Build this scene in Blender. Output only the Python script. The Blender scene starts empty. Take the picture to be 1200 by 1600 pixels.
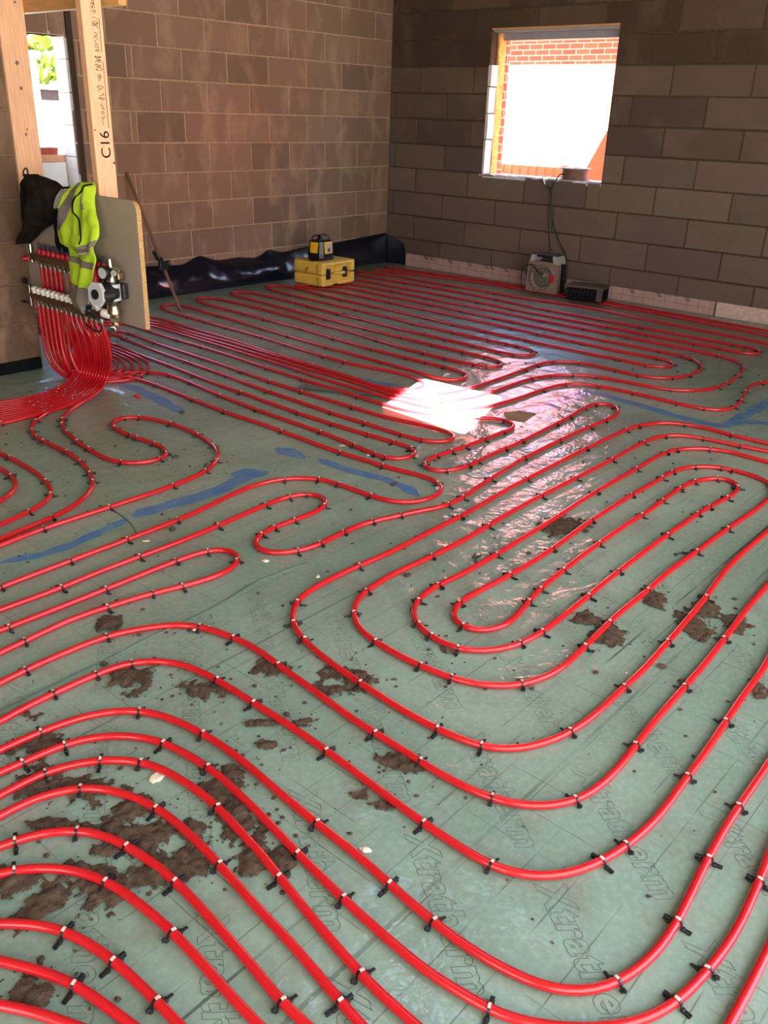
import bpy, bmesh, math, random
import numpy as np
from mathutils import Vector, Matrix, noise
random.seed(7)
C = bpy.context.scene
COL = C.collection
PI = math.pi

# ------------------------------------------------------------------ camera
def camera():
    f_px, pitch, roll, yaw = 1380.04501, .423842660, .0312520888, .861977936
    cy, sy, cp, sp = math.cos(yaw), math.sin(yaw), math.cos(pitch), math.sin(pitch)
    right0 = Vector((cy, -sy, 0))
    fwd = Vector((sy*cp, cy*cp, -sp))
    up0 = right0.cross(fwd)
    cr, sr = math.cos(roll), math.sin(roll)
    right = right0*cr + up0*sr
    up = -right0*sr + up0*cr
    cd = bpy.data.cameras.new('camera')
    cd.sensor_fit = 'VERTICAL'; cd.sensor_height = 36; cd.sensor_width = 27
    cd.lens = 36*f_px/1600
    cd.clip_start = .05
    co = bpy.data.objects.new('camera', cd); COL.objects.link(co)
    M = Matrix((( right.x, up.x, -fwd.x, -7.2703), (right.y, up.y, -fwd.y, -6.3216), (right.z, up.z, -fwd.z, 1.4339), (0, 0, 0, 1)))
    co.matrix_world = M
    C.camera = co
camera()

# ------------------------------------------------------------------ light
SKY = 3.2
SUN = 130.0
SUNV = Vector((-.34, -.30, .89)).normalized()       # towards the sun
w = bpy.data.worlds.new('sky'); C.world = w; w.use_nodes = True
bg = w.node_tree.nodes['Background']
bg.inputs[1].default_value = SKY
def sky():                                            # hazy white towards the sun, clear blue opposite
    t = w.node_tree
    tc = t.nodes.new('ShaderNodeTexCoord'); dt = t.nodes.new('ShaderNodeVectorMath'); dt.operation = 'DOT_PRODUCT'
    t.links.new(tc.outputs['Generated'], dt.inputs[0]); dt.inputs[1].default_value = (-.75, -.66, 0)
    mr = t.nodes.new('ShaderNodeMapRange'); t.links.new(dt.outputs['Value'], mr.inputs[0]); mr.inputs[1].default_value = -.8; mr.inputs[2].default_value = .6
    mx = t.nodes.new('ShaderNodeMix'); mx.data_type = 'RGBA'; t.links.new(mr.outputs[0], mx.inputs[0])
    mx.inputs[6].default_value = (.45, .76, 1.42, 1); mx.inputs[7].default_value = (1.0, .97, .93, 1)
    t.links.new(mx.outputs[2], bg.inputs[0])
sky()
sd = bpy.data.lights.new('sun', 'SUN'); sd.energy = SUN; sd.angle = .012; sd.color = (1, .95, .86)
so = bpy.data.objects.new('sun', sd); COL.objects.link(so)
so.rotation_euler = SUNV.to_track_quat('Z', 'Y').to_euler()
def portal(name, loc, rot, sx, sy):
    l = bpy.data.lights.new(name, 'AREA'); l.shape = 'RECTANGLE'; l.size = sx; l.size_y = sy
    l.cycles.is_portal = True
    o = bpy.data.objects.new(name, l); COL.objects.link(o); o.location = loc; o.rotation_euler = rot
C.view_settings.view_transform = 'Standard'; C.view_settings.look = 'None'
C.view_settings.exposure = 1.07; C.view_settings.gamma = 1; C.view_settings.use_curve_mapping = False
C.cycles.use_denoising = True
C.cycles.max_bounces = 8; C.cycles.diffuse_bounces = 5; C.cycles.glossy_bounces = 4
C.cycles.sample_clamp_indirect = 8.0

# ------------------------------------------------------------------ materials
def lin(h):
    h = h.lstrip('#'); v = [int(h[i:i+2], 16)/255 for i in (0, 2, 4)]
    return tuple((c/12.92 if c <= .04045 else ((c+.055)/1.055)**2.4) for c in v)
class NT:
    def __init__(s, name):
        s.m = bpy.data.materials.new(name); s.m.use_nodes = True
        s.t = s.m.node_tree; s.p = s.t.nodes['Principled BSDF']
    def n(s, kind, ins=None, **at):
        nd = s.t.nodes.new(kind)
        for k, v in at.items(): setattr(nd, k, v)
        for k, v in (ins or {}).items():
            if isinstance(v, bpy.types.NodeSocket): s.t.links.new(v, nd.inputs[k])
            else: nd.inputs[k].default_value = v
        return nd
    def math(s, op, a, b=None, clamp=False):
        nd = s.n('ShaderNodeMath', operation=op, use_clamp=clamp)
        for i, v in enumerate((a, b)):
            if v is None: continue
            if isinstance(v, bpy.types.NodeSocket): s.t.links.new(v, nd.inputs[i])
            else: nd.inputs[i].default_value = v
        return nd.outputs[0]
    def mix(s, f, a, b):
        nd = s.n('ShaderNodeMix', data_type='RGBA')
        for i, v in ((0, f), (6, a), (7, b)):
            if isinstance(v, bpy.types.NodeSocket): s.t.links.new(v, nd.inputs[i])
            else: nd.inputs[i].default_value = v if i == 0 else (tuple(v)+(1,))[:4]
        return nd.outputs[2]
    def coord(s, scale=(1, 1, 1), rot=(0, 0, 0), obj=True):
        tc = s.n('ShaderNodeTexCoord')
        mp = s.n('ShaderNodeMapping', {0: tc.outputs['Object']})
        mp.inputs['Scale'].default_value = scale; mp.inputs['Rotation'].default_value = rot
        return mp.outputs[0]
    def noise(s, vec, scale, detail=4, rough=.55, dist=0, typ=None):
        nd = s.n('ShaderNodeTexNoise', {'Scale': scale, 'Detail': detail, 'Roughness': rough, 'Distortion': dist})
        if typ: nd.noise_type = typ
        s.t.links.new(vec, nd.inputs['Vector']); return nd.outputs[0]
    def ramp(s, v, a, b):
        nd = s.n('ShaderNodeMapRange', {0: v, 1: a, 2: b}); nd.clamp = True
        return nd.outputs[0]
    def bump(s, h, strength=.3, dist=.01, normal=None):
        nd = s.n('ShaderNodeBump', {'Strength': strength, 'Distance': dist, 'Height': h})
        if normal is not None: s.t.links.new(normal, nd.inputs['Normal'])
        return nd.outputs[0]
    def set(s, **k):
        for key, v in k.items():
            key = key.replace('_', ' ')
            if isinstance(v, bpy.types.NodeSocket): s.t.links.new(v, s.p.inputs[key])
            else: s.p.inputs[key].default_value = (tuple(v)+(1,)) if isinstance(v, (tuple, list)) and len(v) == 3 else v
        return s.m
def simple(name, hexcol, rough=.5, var=.25, scale=12, metal=0, bump=0, coat=0, spec=.5, stretch=(1, 1, 1)):
    n = NT(name); c = lin(hexcol); v = n.coord(stretch)
    f = n.noise(v, scale)
    d = tuple(x*(1-var) for x in c); l = tuple(min(1, x*(1+var)) for x in c)
    n.set(Base_Color=n.mix(n.ramp(f, .3, .7), d, l), Roughness=rough, Metallic=metal, Coat_Weight=coat, Specular_IOR_Level=spec)
    if bump: n.set(Normal=n.bump(n.noise(v, scale*3), bump, .004))
    return n.m
M = {}
M['red'] = simple('red_plastic', 'B91820', .2, .06, 20, spec=.55)
M['black'] = simple('black_plastic', '16161A', .38, .2, 30)
M['clip_glint'] = simple('painted_clip_glint', 'CDBFB4', .35, .1, 60)  # reflected daylight painted as a pale crown on each black clip
M['mortar_brown'] = simple('brown_mortar', 'A28871', .95, .2, 25, bump=.4)
M['stub_mortar'] = simple('smeared_brown_mortar', '6A5240', .95, .2, 25, bump=.4)
M['mortar_dark'] = simple('dark_mortar', '42301F', .95, .3, 25, bump=.4)
M['rough_dark'] = simple('plain_blockwork', '7A6A5C', .95, .2, 8)  # one even brown for the walls behind the camera
M['ceiling'] = simple('ceiling_boards', '5E554C', .9, .1, 4)
M['timber'] = simple('sawn_softwood', 'D6A685', .65, .16, 9, bump=.15, stretch=(14, 14, .8))
M['timber_y'] = simple('sawn_softwood_beam', 'B98A55', .65, .16, 9, bump=.15, stretch=(14, .8, 14))
M['chip'] = simple('chipboard_edge', 'B08A5C', .85, .45, 160, bump=.3)
M['board'] = simple('grey_laminate', '9C8D80', .4, .06, 6)
M['steel'] = simple('nickel_plated_brass', 'B9B2A4', .22, .1, 30, metal=1)
M['brass'] = simple('dull_brass', 'A89A80', .3, .15, 30, metal=1)
M['bar'] = simple('brushed_steel_bar', '8C7A66', .3, .15, 30, metal=1)
M['white'] = simple('white_plastic', 'E6E0DC', .4, .05, 20)
M['grey'] = simple('grey_plastic', 'B4B2B4', .4, .08, 20)
M['hivis'] = simple('fluorescent_yellow_fabric', 'A6C41E', .8, .08, 40, bump=.1)
M['reflective'] = simple('grey_reflective_band', '6E655E', .45, .08, 60)
M['camo'] = simple('dark_camouflage_fabric', '1A110A', .95, .85, 11, bump=.3, spec=.15)
M['navy'] = simple('black_fabric', '0A0A10', .95, .2, 30, spec=.15)
M['ltgrey'] = simple('light_grey_fabric', '9A948E', .85, .1, 30)
M['dpm'] = simple('black_polythene', '0B0E1C', .24, .2, 9, bump=.25, spec=.7)
M['rust'] = simple('weathered_staff', '6B4C36', .6, .3, 30, stretch=(3, 3, 1))
M['yellow'] = simple('yellow_plastic_case', 'E0B54E', .42, .12, 14)
M['yellow2'] = simple('yellow_instrument_plastic', 'EDB526', .35, .05, 20)
M['screen'] = simple('grey_label', '9AA0A8', .3, .1, 60)
M['reel'] = simple('pale_reel_plastic', '7C655B', .5, .12, 18)
M['reddark'] = simple('red_switch_plastic', 'B01020', .4, .1, 20)
M['orange'] = simple('orange_sticker', 'B85A12', .5, .1, 20)
M['foil'] = simple('pinkish_foil_facing', 'B0908A', .38, .1, 10, spec=.6, bump=.2)
M['foil2'] = simple('rough_pale_insulation_edge', 'C4A79C', .7, .2, 40, bump=.6)
M['gridline'] = simple('grey_printed_grid', '77615C', .6, .1, 10)
M['tape'] = None
M['stone'] = simple('pale_stone', 'DDD2BC', .85, .18, 30, bump=.5)
M['crumb'] = simple('dark_soil', '4A3B32', .95, .4, 60, bump=.6)
M['foam'] = simple('yellow_cavity_insulation', 'D6A45A', .85, .3, 30, bump=.8)
M['wirecore'] = simple('wound_brown_wire', '6A4A3C', .6, .3, 60, stretch=(1, 1, 30))
M['outleaf'] = simple('pale_outer_masonry', 'EDF0F6', .9, .05, 12)
M['pale_sill'] = simple('pale_masonry_reveal', 'C9C4C4', .9, .1, 12, bump=.3)
M['lintel'] = simple('galvanised_lintel', '8C8890', .5, .1, 12)
M['fence'] = simple('orange_brown_fence_boards', 'C6A070', .8, .25, 14, stretch=(14, 14, 1))
M['bark'] = simple('tree_bark', '4A3A2C', .9, .3, 12)
M['cabin'] = simple('white_painted_panel', 'E8F2F2', .4, .04, 6)
M['cabintrim'] = simple('pale_teal_trim', '9CC4C4', .4, .06, 6)
M['garden'] = simple('grey_garden_wall', '34363E', .9, .15, 20)  # garden wall's shade is put into this dark base colour
M['bag'] = simple('white_woven_bag', 'E4EAF2', .8, .06, 30)
M['blueprint'] = simple('blue_bag_print', '2A55B8', .6, .05, 30)
M['redbrick'] = simple('red_brick_clay', 'B4584C', .9, .2, 20)
M['ink'] = simple('black_timber_stamp', '3A2A20', .8, .1, 30)
M['earth'] = simple('outside_ground', '5A5044', .95, .2, 3)
M['lettering'] = simple('brown_print_on_film', '5E6A60', .5, .1, 30)
def leafmat():
    n = NT('sunlit_leaves'); v = n.coord()
    n.set(Base_Color=n.mix(n.ramp(n.noise(v, 3), .35, .65), lin('4A6A12'), lin('86A224')), Roughness=.7, Transmission_Weight=0)
    return n.m
M['leaf'] = leafmat()
def blockmat(name, smear, smear_amt, sx, sz, mottle):
    n = NT(name); v = n.coord()
    a = n.n('ShaderNodeAttribute', attribute_name='tone').outputs['Color']
    s1 = n.noise(n.coord((sx, sx, sz)), 1.0, 3, .5, .4)
    s2 = n.noise(v, 38, 6, .7)
    c = n.mix(n.math('MULTIPLY', n.ramp(s1, .5, .72), smear_amt), a, smear)
    c = n.mix(n.math('MULTIPLY', n.ramp(s2, .35, .75), mottle), c, tuple(x*.45 for x in smear))
    n.set(Base_Color=c, Roughness=.95, Specular_IOR_Level=.12, Normal=n.bump(n.noise(v, 120, 5, .7), .35, .004))
    return n.m
M['block_brown'] = blockmat('brown_dense_blocks', lin('A88C78'), .6, 5.5, 2.6, .4)
M['block_grey'] = blockmat('grey_aircrete_blocks', lin('7E6A5E'), .25, 2.5, 2.5, .3)
def brickmat(name, c1, c2, mortar, axis):
    n = NT(name)
    v = n.coord((1, 1, 1), (PI/2, 0, PI/2) if axis == 'x' else (PI/2, 0, 0))
    tc = n.n('ShaderNodeTexCoord'); sep = n.n('ShaderNodeSeparateXYZ', {0: tc.outputs['Object']})
    cmb = n.n('ShaderNodeCombineXYZ', {0: n.math('ADD', sep.outputs[1], sep.outputs[0]), 1: sep.outputs[2]})
    b = n.n('ShaderNodeTexBrick', {'Vector': cmb.outputs[0], 'Color1': c1+(1,), 'Color2': c2+(1,), 'Mortar': mortar+(1,), 'Scale': 1.0,
            'Mortar Size': .006, 'Brick Width': .225, 'Row Height': .075, 'Bias': 0.0, 'Mortar Smooth': .1})
    n.set(Base_Color=b.outputs[0], Roughness=.9, Normal=n.bump(b.outputs['Fac'], -.4, .006))
    return n.m
M['brick'] = brickmat('red_facing_brick', lin('B4523C'), lin('97402F'), lin('C9A894'), 'x')
def floormat(name, tape=False):
    n = NT(name); v = n.coord()
    tc = n.n('ShaderNodeTexCoord'); sep = n.n('ShaderNodeSeparateXYZ', {0: tc.outputs['Object']})
    if tape:
        base = n.mix(n.ramp(n.noise(v, 14, 4), .35, .7), lin('2A66A6'), lin('4E7C9C'))
        base = n.mix(n.math('MULTIPLY', n.ramp(n.noise(v, 26, 6, .75), .5, .68), .6), base, lin('6C8375'))
    else:
        big = n.noise(v, 1.3, 3)
        base = n.mix(n.ramp(big, .35, .65), lin('6C8375'), lin('82988A'))
        base = n.mix(n.math('MULTIPLY', n.ramp(n.noise(v, 60, 5, .7), .45, .75), .35), base, lin('A2B5A8'))
        def line(o, half, mask):
            fr = n.math('FRACT', n.math('DIVIDE', n.math('SUBTRACT', o, .0415-.05), .1))
            d = n.math('ABSOLUTE', n.math('SUBTRACT', fr, .5))
            return n.math('MULTIPLY', n.math('LESS_THAN', d, half), mask)
        mask = n.ramp(n.noise(v, 5, 2), .42, .6)
        mask2 = n.ramp(n.noise(n.coord((1, 1, 1), (0, 0, .7)), 4, 2), .5, .62)
        ln = n.math('MAXIMUM', line(sep.outputs[1], .016, mask), line(sep.outputs[0], .013, mask2))
        base = n.mix(n.math('MULTIPLY', ln, .7), base, lin('4A574E'))
        for yy, hw, am in ((-5.412, .0035, .8), (-5.546, .005, .45), (-4.612, .004, .5)):
            base = n.mix(n.math('MULTIPLY', n.math('LESS_THAN', n.math('ABSOLUTE', n.math('SUBTRACT', sep.outputs[1], yy)), hw), n.math('MULTIPLY', n.ramp(n.noise(v, 1.6, 2), .42, .5), am)), base, lin('38463E'))
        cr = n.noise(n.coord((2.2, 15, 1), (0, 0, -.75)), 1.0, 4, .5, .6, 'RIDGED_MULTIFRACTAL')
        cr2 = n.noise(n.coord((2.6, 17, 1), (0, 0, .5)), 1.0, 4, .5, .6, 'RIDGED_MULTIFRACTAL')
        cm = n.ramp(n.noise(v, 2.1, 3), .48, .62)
        crease_glint = n.math('MAXIMUM', n.math('MULTIPLY', n.ramp(cr, .62, .9), cm), n.math('MULTIPLY', n.ramp(cr2, .64, .92), n.math('SUBTRACT', 1.0, cm)))
        base = n.mix(n.math('MULTIPLY', crease_glint, .4), base, lin('C8D2C6'))  # pale wrinkle highlights painted into the film's base colour
        dirt = n.ramp(n.noise(v, 3.1, 8, .72), .53, .74)
        base = n.mix(n.math('MULTIPLY', dirt, .62), base, lin('6E5E54'))
        dust = n.ramp(n.noise(v, 24, 8, .8, 1.0), .58, .72)
        base = n.mix(n.math('MULTIPLY', dust, .45), base, lin('83706A'))
    # wrinkles of the clear film, several crossing directions
    def wr(ang, sx, sy, typ='RIDGED_MULTIFRACTAL'):
        mp = n.coord((sx, sy, 1), (0, 0, ang))
        return n.noise(mp, 1.0, 3, .5, .5, typ)
    m1 = n.ramp(n.noise(v, .9, 2), .4, .6); m2 = n.ramp(n.noise(n.coord((1, 1, 1), (0, 0, 1)), .8, 2), .4, .6)
    h = n.math('ADD', n.math('MULTIPLY', wr(.5, 3, 16), m1), n.math('MULTIPLY', wr(-.75, 2.2, 13), m2))
    h = n.math('ADD', h, n.math('MULTIPLY', wr(1.25, 2.0, 9), n.math('SUBTRACT', 1.0, m1)))
    h2 = n.noise(v, 5, 4, .5, .8)
    hh = n.math('ADD', n.math('MULTIPLY', h, .6), n.math('MULTIPLY', h2, 2.8))
    nb = n.bump(n.math('ADD', hh, n.math('MULTIPLY', n.noise(v, 22, 3, .6, 1.5), .35)), 1.0, .0062)
    soft = n.bump(hh, .4, .002)
    n.set(Base_Color=base, Roughness=.55, Specular_IOR_Level=.3, Normal=soft, Coat_Weight=.8, Coat_Roughness=.1, Coat_IOR=1.45, Coat_Normal=nb)
    return n.m
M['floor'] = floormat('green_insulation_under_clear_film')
M['tape'] = floormat('blue_tape_under_clear_film', True)

# ------------------------------------------------------------------ mesh helpers
def mesh_obj(name, verts, faces, mat, parent=None, smooth=False, fmat=None):
    me = bpy.data.meshes.new(name)
    me.from_pydata([tuple(v) for v in verts], [], faces); me.update()
    for m in (mat if isinstance(mat, list) else [mat]): me.materials.append(m)
    if fmat is not None: me.polygons.foreach_set('material_index', fmat)
    if smooth: me.polygons.foreach_set('use_smooth', [True]*len(me.polygons))
    o = bpy.data.objects.new(name, me); COL.objects.link(o)
    if parent is not None: o.parent = parent
    return o
class G:
    """collects simple solids into one mesh"""
    def __init__(s): s.v = []; s.f = []; s.m = []; s.sm = []
    def add(s, v, f, mi=0, smooth=False):
        k = len(s.v); s.v += [tuple(q) for q in v]; s.f += [tuple(i+k for i in q) for q in f]; s.m += [mi]*len(f); s.sm += [smooth]*len(f)
    def box(s, lo, hi, mi=0, bev=0, mat=None):
        bm = bmesh.new(); bmesh.ops.create_cube(bm, size=1)
        lo = Vector(lo); hi = Vector(hi); d = hi-lo
        for v in bm.verts: v.co = Vector(((v.co.x+.5)*d.x+lo.x, (v.co.y+.5)*d.y+lo.y, (v.co.z+.5)*d.z+lo.z))
        if bev: bmesh.ops.bevel(bm, geom=list(bm.edges), offset=bev, segments=2, affect='EDGES', profile=.5)
        s.bm(bm, mi, mat)
        return s
    def bm(s, bm, mi=0, mat=None, smooth=False):
        if mat is not None: bm.transform(mat)
        bm.verts.ensure_lookup_table(); bm.verts.index_update()
        s.add([v.co.copy() for v in bm.verts], [[v.index for v in f.verts] for f in bm.faces], mi, smooth); bm.free()
    def cyl(s, a, b, r, r2=None, n=20, mi=0, caps=True, smooth=True):
        a = Vector(a); b = Vector(b); r2 = r if r2 is None else r2
        t = (b-a).normalized(); u = t.orthogonal().normalized(); w_ = t.cross(u)
        ring = lambda c, q: [c+(u*math.cos(2*PI*i/n)+w_*math.sin(2*PI*i/n))*q for i in range(n)]
        k = ring(a, r)+ring(b, r2)
        s.add(k, [(i, (i+1) % n, n+(i+1) % n, n+i) for i in range(n)], mi, smooth)
        if caps: s.add(k, [tuple(range(n-1, -1, -1)), tuple(range(n, 2*n))], mi, False)
        return s
    def tube(s, pts, r, n=10, mi=0, caps=True, closed=False):
        V, F = sweep(pts, r, n, caps, closed); s.add(V, F, mi, True); return s
    def lathe(s, prof, origin, axis=(0, 0, 1), n=28, mi=0):
        a = Vector(axis).normalized(); u = a.orthogonal().normalized(); w_ = a.cross(u); o = Vector(origin)
        V = []
        for r, h in prof: V += [o+a*h+(u*math.cos(2*PI*i/n)+w_*math.sin(2*PI*i/n))*r for i in range(n)]
        F = []
        for k in range(len(prof)-1):
            F += [(k*n+i, k*n+(i+1) % n, (k+1)*n+(i+1) % n, (k+1)*n+i) for i in range(n)]
        s.add(V, F, mi, True)
        s.add(V[:n], [tuple(range(n-1, -1, -1))], mi); s.add(V[-n:], [tuple(range(n))], mi)
        return s
    def prism(s, poly, axis, a, b, mi=0):
        """poly of 2D points extruded along axis ('x','y','z') between a and b"""
        def P(p, d): return {'x': (d, p[0], p[1]), 'y': (p[0], d, p[1]), 'z': (p[0], p[1], d)}[axis]
        n = len(poly); V = [P(p, a) for p in poly]+[P(p, b) for p in poly]
        s.add(V, [(i, (i+1) % n, n+(i+1) % n, n+i) for i in range(n)]+[tuple(range(n-1, -1, -1)), tuple(range(n, 2*n))], mi)
        return s
    def build(s, name, mat, parent=None, rel=None):
        o = mesh_obj(name, s.v, s.f, mat, parent, fmat=s.m)
        o.data.polygons.foreach_set('use_smooth', s.sm)
        bm = bmesh.new(); bm.from_mesh(o.data); bmesh.ops.recalc_face_normals(bm, faces=bm.faces); bm.to_mesh(o.data); bm.free()
        return o
def sweep(pts, r, n=10, caps=True, closed=False):
    P = [Vector(p) for p in pts]; N = len(P)
    V = []; F = []; u = None
    for i in range(N):
        if closed: t = P[(i+1) % N]-P[i-1]
        else: t = P[min(i+1, N-1)]-P[max(i-1, 0)]
        t.normalize()
        if u is None: u = t.orthogonal().normalized()
        else:
            u = u-t*u.dot(t); u.normalize()
        w_ = t.cross(u)
        rr = r[i] if isinstance(r, (list, tuple)) else r
        V += [P[i]+(u*math.cos(2*PI*k/n)+w_*math.sin(2*PI*k/n))*rr for k in range(n)]
    for i in range(N if closed else N-1):
        j = (i+1) % N
        F += [(i*n+k, i*n+(k+1) % n, j*n+(k+1) % n, j*n+k) for k in range(n)]
    if caps and not closed: F += [tuple(range(n-1, -1, -1)), tuple((N-1)*n+k for k in range(n))]
    return V, F
def spline(pts, step=.025, sig=0):
    """centripetal curve through the points, evenly resampled"""
    P = np.array(pts, float)
    P = np.vstack([2*P[0]-P[1], P, 2*P[-1]-P[-2]])
    out = []
    for i in range(1, len(P)-2):
        p0, p1, p2, p3 = P[i-1], P[i], P[i+1], P[i+2]
        t0 = 0; t1 = t0+max(np.linalg.norm(p1-p0), 1e-5)**.5; t2 = t1+max(np.linalg.norm(p2-p1), 1e-5)**.5; t3 = t2+max(np.linalg.norm(p3-p2), 1e-5)**.5
        m = max(2, int(np.linalg.norm(p2-p1)/step*2))
        for t in np.linspace(t1, t2, m, endpoint=False):
            A1 = (t1-t)/(t1-t0)*p0+(t-t0)/(t1-t0)*p1; A2 = (t2-t)/(t2-t1)*p1+(t-t1)/(t2-t1)*p2; A3 = (t3-t)/(t3-t2)*p2+(t-t2)/(t3-t2)*p3
            B1 = (t2-t)/(t2-t0)*A1+(t-t0)/(t2-t0)*A2; B2 = (t3-t)/(t3-t1)*A2+(t-t1)/(t3-t1)*A3
            out.append((t2-t)/(t2-t1)*B1+(t-t1)/(t2-t1)*B2)
    out.append(P[-2]); Q = np.array(out)
    d = np.r_[0, np.cumsum(np.linalg.norm(np.diff(Q, axis=0), axis=1))]
    n = max(3, int(d[-1]/step)+1); s_ = np.linspace(0, d[-1], n)
    R = np.stack([np.interp(s_, d, Q[:, k]) for k in range(3)], 1)
    if sig:
        h = int(3*sig)+1; k = np.exp(-.5*(np.arange(-h, h+1)/sig)**2); k /= k.sum()
        E = np.vstack([2*R[0]-R[h:0:-1], R, 2*R[-1]-R[-2:-h-2:-1]]) if n > h+2 else None
        if E is not None: R = np.stack([np.convolve(E[:, c], k, 'valid') for c in range(3)], 1)
    return R
def tag(o, label=None, cat=None, group=None, kind=None):
    if label: o['label'] = label
    if cat: o['category'] = cat
    if group: o['group'] = group
    if kind: o['kind'] = kind
    return o
def empty(name, loc, label=None, cat=None, group=None, rz=0):
    o = bpy.data.objects.new(name, None); COL.objects.link(o); o.location = loc; o.rotation_euler = (0, 0, rz); o.empty_display_size = .1
    return tag(o, label, cat, group)
def struct(o): o['kind'] = 'structure'; return o

# ------------------------------------------------------------------ the room shell
X_BACK, Y_FRONT, H = -9.6, -7.4, 2.95
f_ = G(); f_.add([(X_BACK, Y_FRONT, 0), (.0, Y_FRONT, 0), (.0, 0, 0), (X_BACK, 0, 0)], [(0, 1, 2, 3)])
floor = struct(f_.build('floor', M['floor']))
# ceiling with a roof-light opening
hole = []
off = SUNV*((H)/SUNV.z)
for x, y in ((-3.252, -3.159), (-3.213, -3.726), (-3.959, -3.985), (-3.915, -3.378)):
    hole.append((x+off.x, y+off.y))
def ceiling():
    g = G()
    outer = [(.3, .3), (.3, Y_FRONT-.3), (X_BACK-.3, Y_FRONT-.3), (X_BACK-.3, .3)]
    V = [(x, y, H) for x, y in outer]+[(x, y, H) for x, y in hole]+[(x, y, H+.25) for x, y in outer]+[(x, y, H+.25) for x, y in hole]
    F = []
    for i in range(4):
        j = (i+1) % 4
        F += [(i, j, 4+j, 4+i), (8+i, 12+i, 12+j, 8+j), (4+i, 4+j, 12+j, 12+i), (i, 8+i, 8+j, j)]
    g.add(V, F); return struct(g.build('ceiling', M['ceiling']))
ceiling()

def block_wall(name, mp, s0, s1, rows, openings, mortar, blockm, tone, thick=.1, jw=.010, rec=.004, ch=.004):
    """rows: (z0, z1, [joint positions]); mp(s, d, z) -> world, d towards the room"""
    V = []; F = []; FM = []; T = []
    def quad(pts, mi, col):
        k = len(V); V.extend(pts); F.append((k, k+1, k+2, k+3)); FM.append(mi); T.append(col)
    def carve(rects, o):
        out = []
        for a, b, c, d in rects:
            if b <= o[0] or a >= o[1] or d <= o[2] or c >= o[3]: out.append((a, b, c, d)); continue
            if a < o[0]: out.append((a, o[0], c, d))
            if b > o[1]: out.append((o[1], b, c, d))
            m0, m1 = max(a, o[0]), min(b, o[1])
            if c < o[2]: out.append((m0, m1, c, o[2]))
            if d > o[3]: out.append((m0, m1, o[3], d))
        return out
    zlo, zhi = rows[0][0], rows[-1][1]
    slab = [(s0, s1, zlo, zhi)]
    for o in openings: slab = carve(slab, o)
    for a, b, c, d in slab:
        p = [mp(a, -rec, c), mp(b, -rec, c), mp(b, -rec, d), mp(a, -rec, d)]
        q = [mp(a, -thick, c), mp(b, -thick, c), mp(b, -thick, d), mp(a, -thick, d)]
        m = (.5, .5, .5)
        quad(p, 0, m); quad(q[::-1], 0, m)
        for i in range(4):
            j = (i+1) % 4; quad([p[j], p[i], q[i], q[j]], 0, m)
    for z0, z1, js in rows:
        js = sorted(js)
        e = [s0]+[j for j in js if s0+.02 < j < s1-.02]+[s1]
        for a, b in zip(e[:-1], e[1:]):
            col = tone((a+b)/2, (z0+z1)/2)
            h = jw/2
            rects = [(a+h*random.uniform(.7, 1.2), b-h*random.uniform(.7, 1.2), z0+h*random.uniform(.6, 1.3), z1-h*random.uniform(.6, 1.3))]
            for o in openings: rects = carve(rects, o)
            for r in rects:
                if r[1]-r[0] < .02 or r[3]-r[2] < .02: continue
                dd = random.uniform(-.0012, .0012)
                fr = [mp(r[0]+ch, dd, r[2]+ch), mp(r[1]-ch, dd, r[2]+ch), mp(r[1]-ch, dd, r[3]-ch), mp(r[0]+ch, dd, r[3]-ch)]
                bk = [mp(r[0], -rec-.001, r[2]), mp(r[1], -rec-.001, r[2]), mp(r[1], -rec-.001, r[3]), mp(r[0], -rec-.001, r[3])]
                quad(fr, 1, col)
                for i in range(4):
                    j = (i+1) % 4; quad([fr[j], fr[i], bk[i], bk[j]], 1, col)
    o = mesh_obj(name, V, F, [mortar, blockm], fmat=FM)
    ca = o.data.color_attributes.new('tone', 'FLOAT_COLOR', 'CORNER')
    arr = np.array([c+(1.0,) for c in T for _ in range(4)], 'f').ravel()
    ca.data.foreach_set('color', arr)
    bm = bmesh.new(); bm.from_mesh(o.data); bmesh.ops.recalc_face_normals(bm, faces=bm.faces); bm.to_mesh(o.data); bm.free()
    return struct(o)
def jit(c, a):
    k = 1+random.uniform(-a, a); return tuple(x*k*(1+random.uniform(-a*.15, a*.15)) for x in c)
rowz = [(.27+.225*(k-1), .27+.225*k) for k in range(0, 13)]
rowz[12] = (rowz[12][0], H)
rowz.insert(0, (0.0, .045))
# wall_left: long brown wall, the plane y = 0
rowsA = []
for k, (a, b) in enumerate(rowz):
    js = []
    for i in range(0, 23):
        if k % 2 == 1: js.append(-.458-.4512*i if i else -.465)
        else: js.append(-.236-.4528*i)
    if k >= 1 and k % 2 == 0: js.append(-3.006)
    rowsA.append((a, b, js))
WIN2 = (-4.45, -3.50, .86, 1.865)
def toneA(s, z):
    base = lin('84695A') if random.random() < .75 else lin('786153')
    return jit(base, .10)
wall_left = block_wall('wall_left', lambda s, d, z: (s, -d, z), X_BACK, .19, rowsA, [WIN2], M['mortar_brown'], M['block_brown'], toneA, thick=.15)
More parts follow.
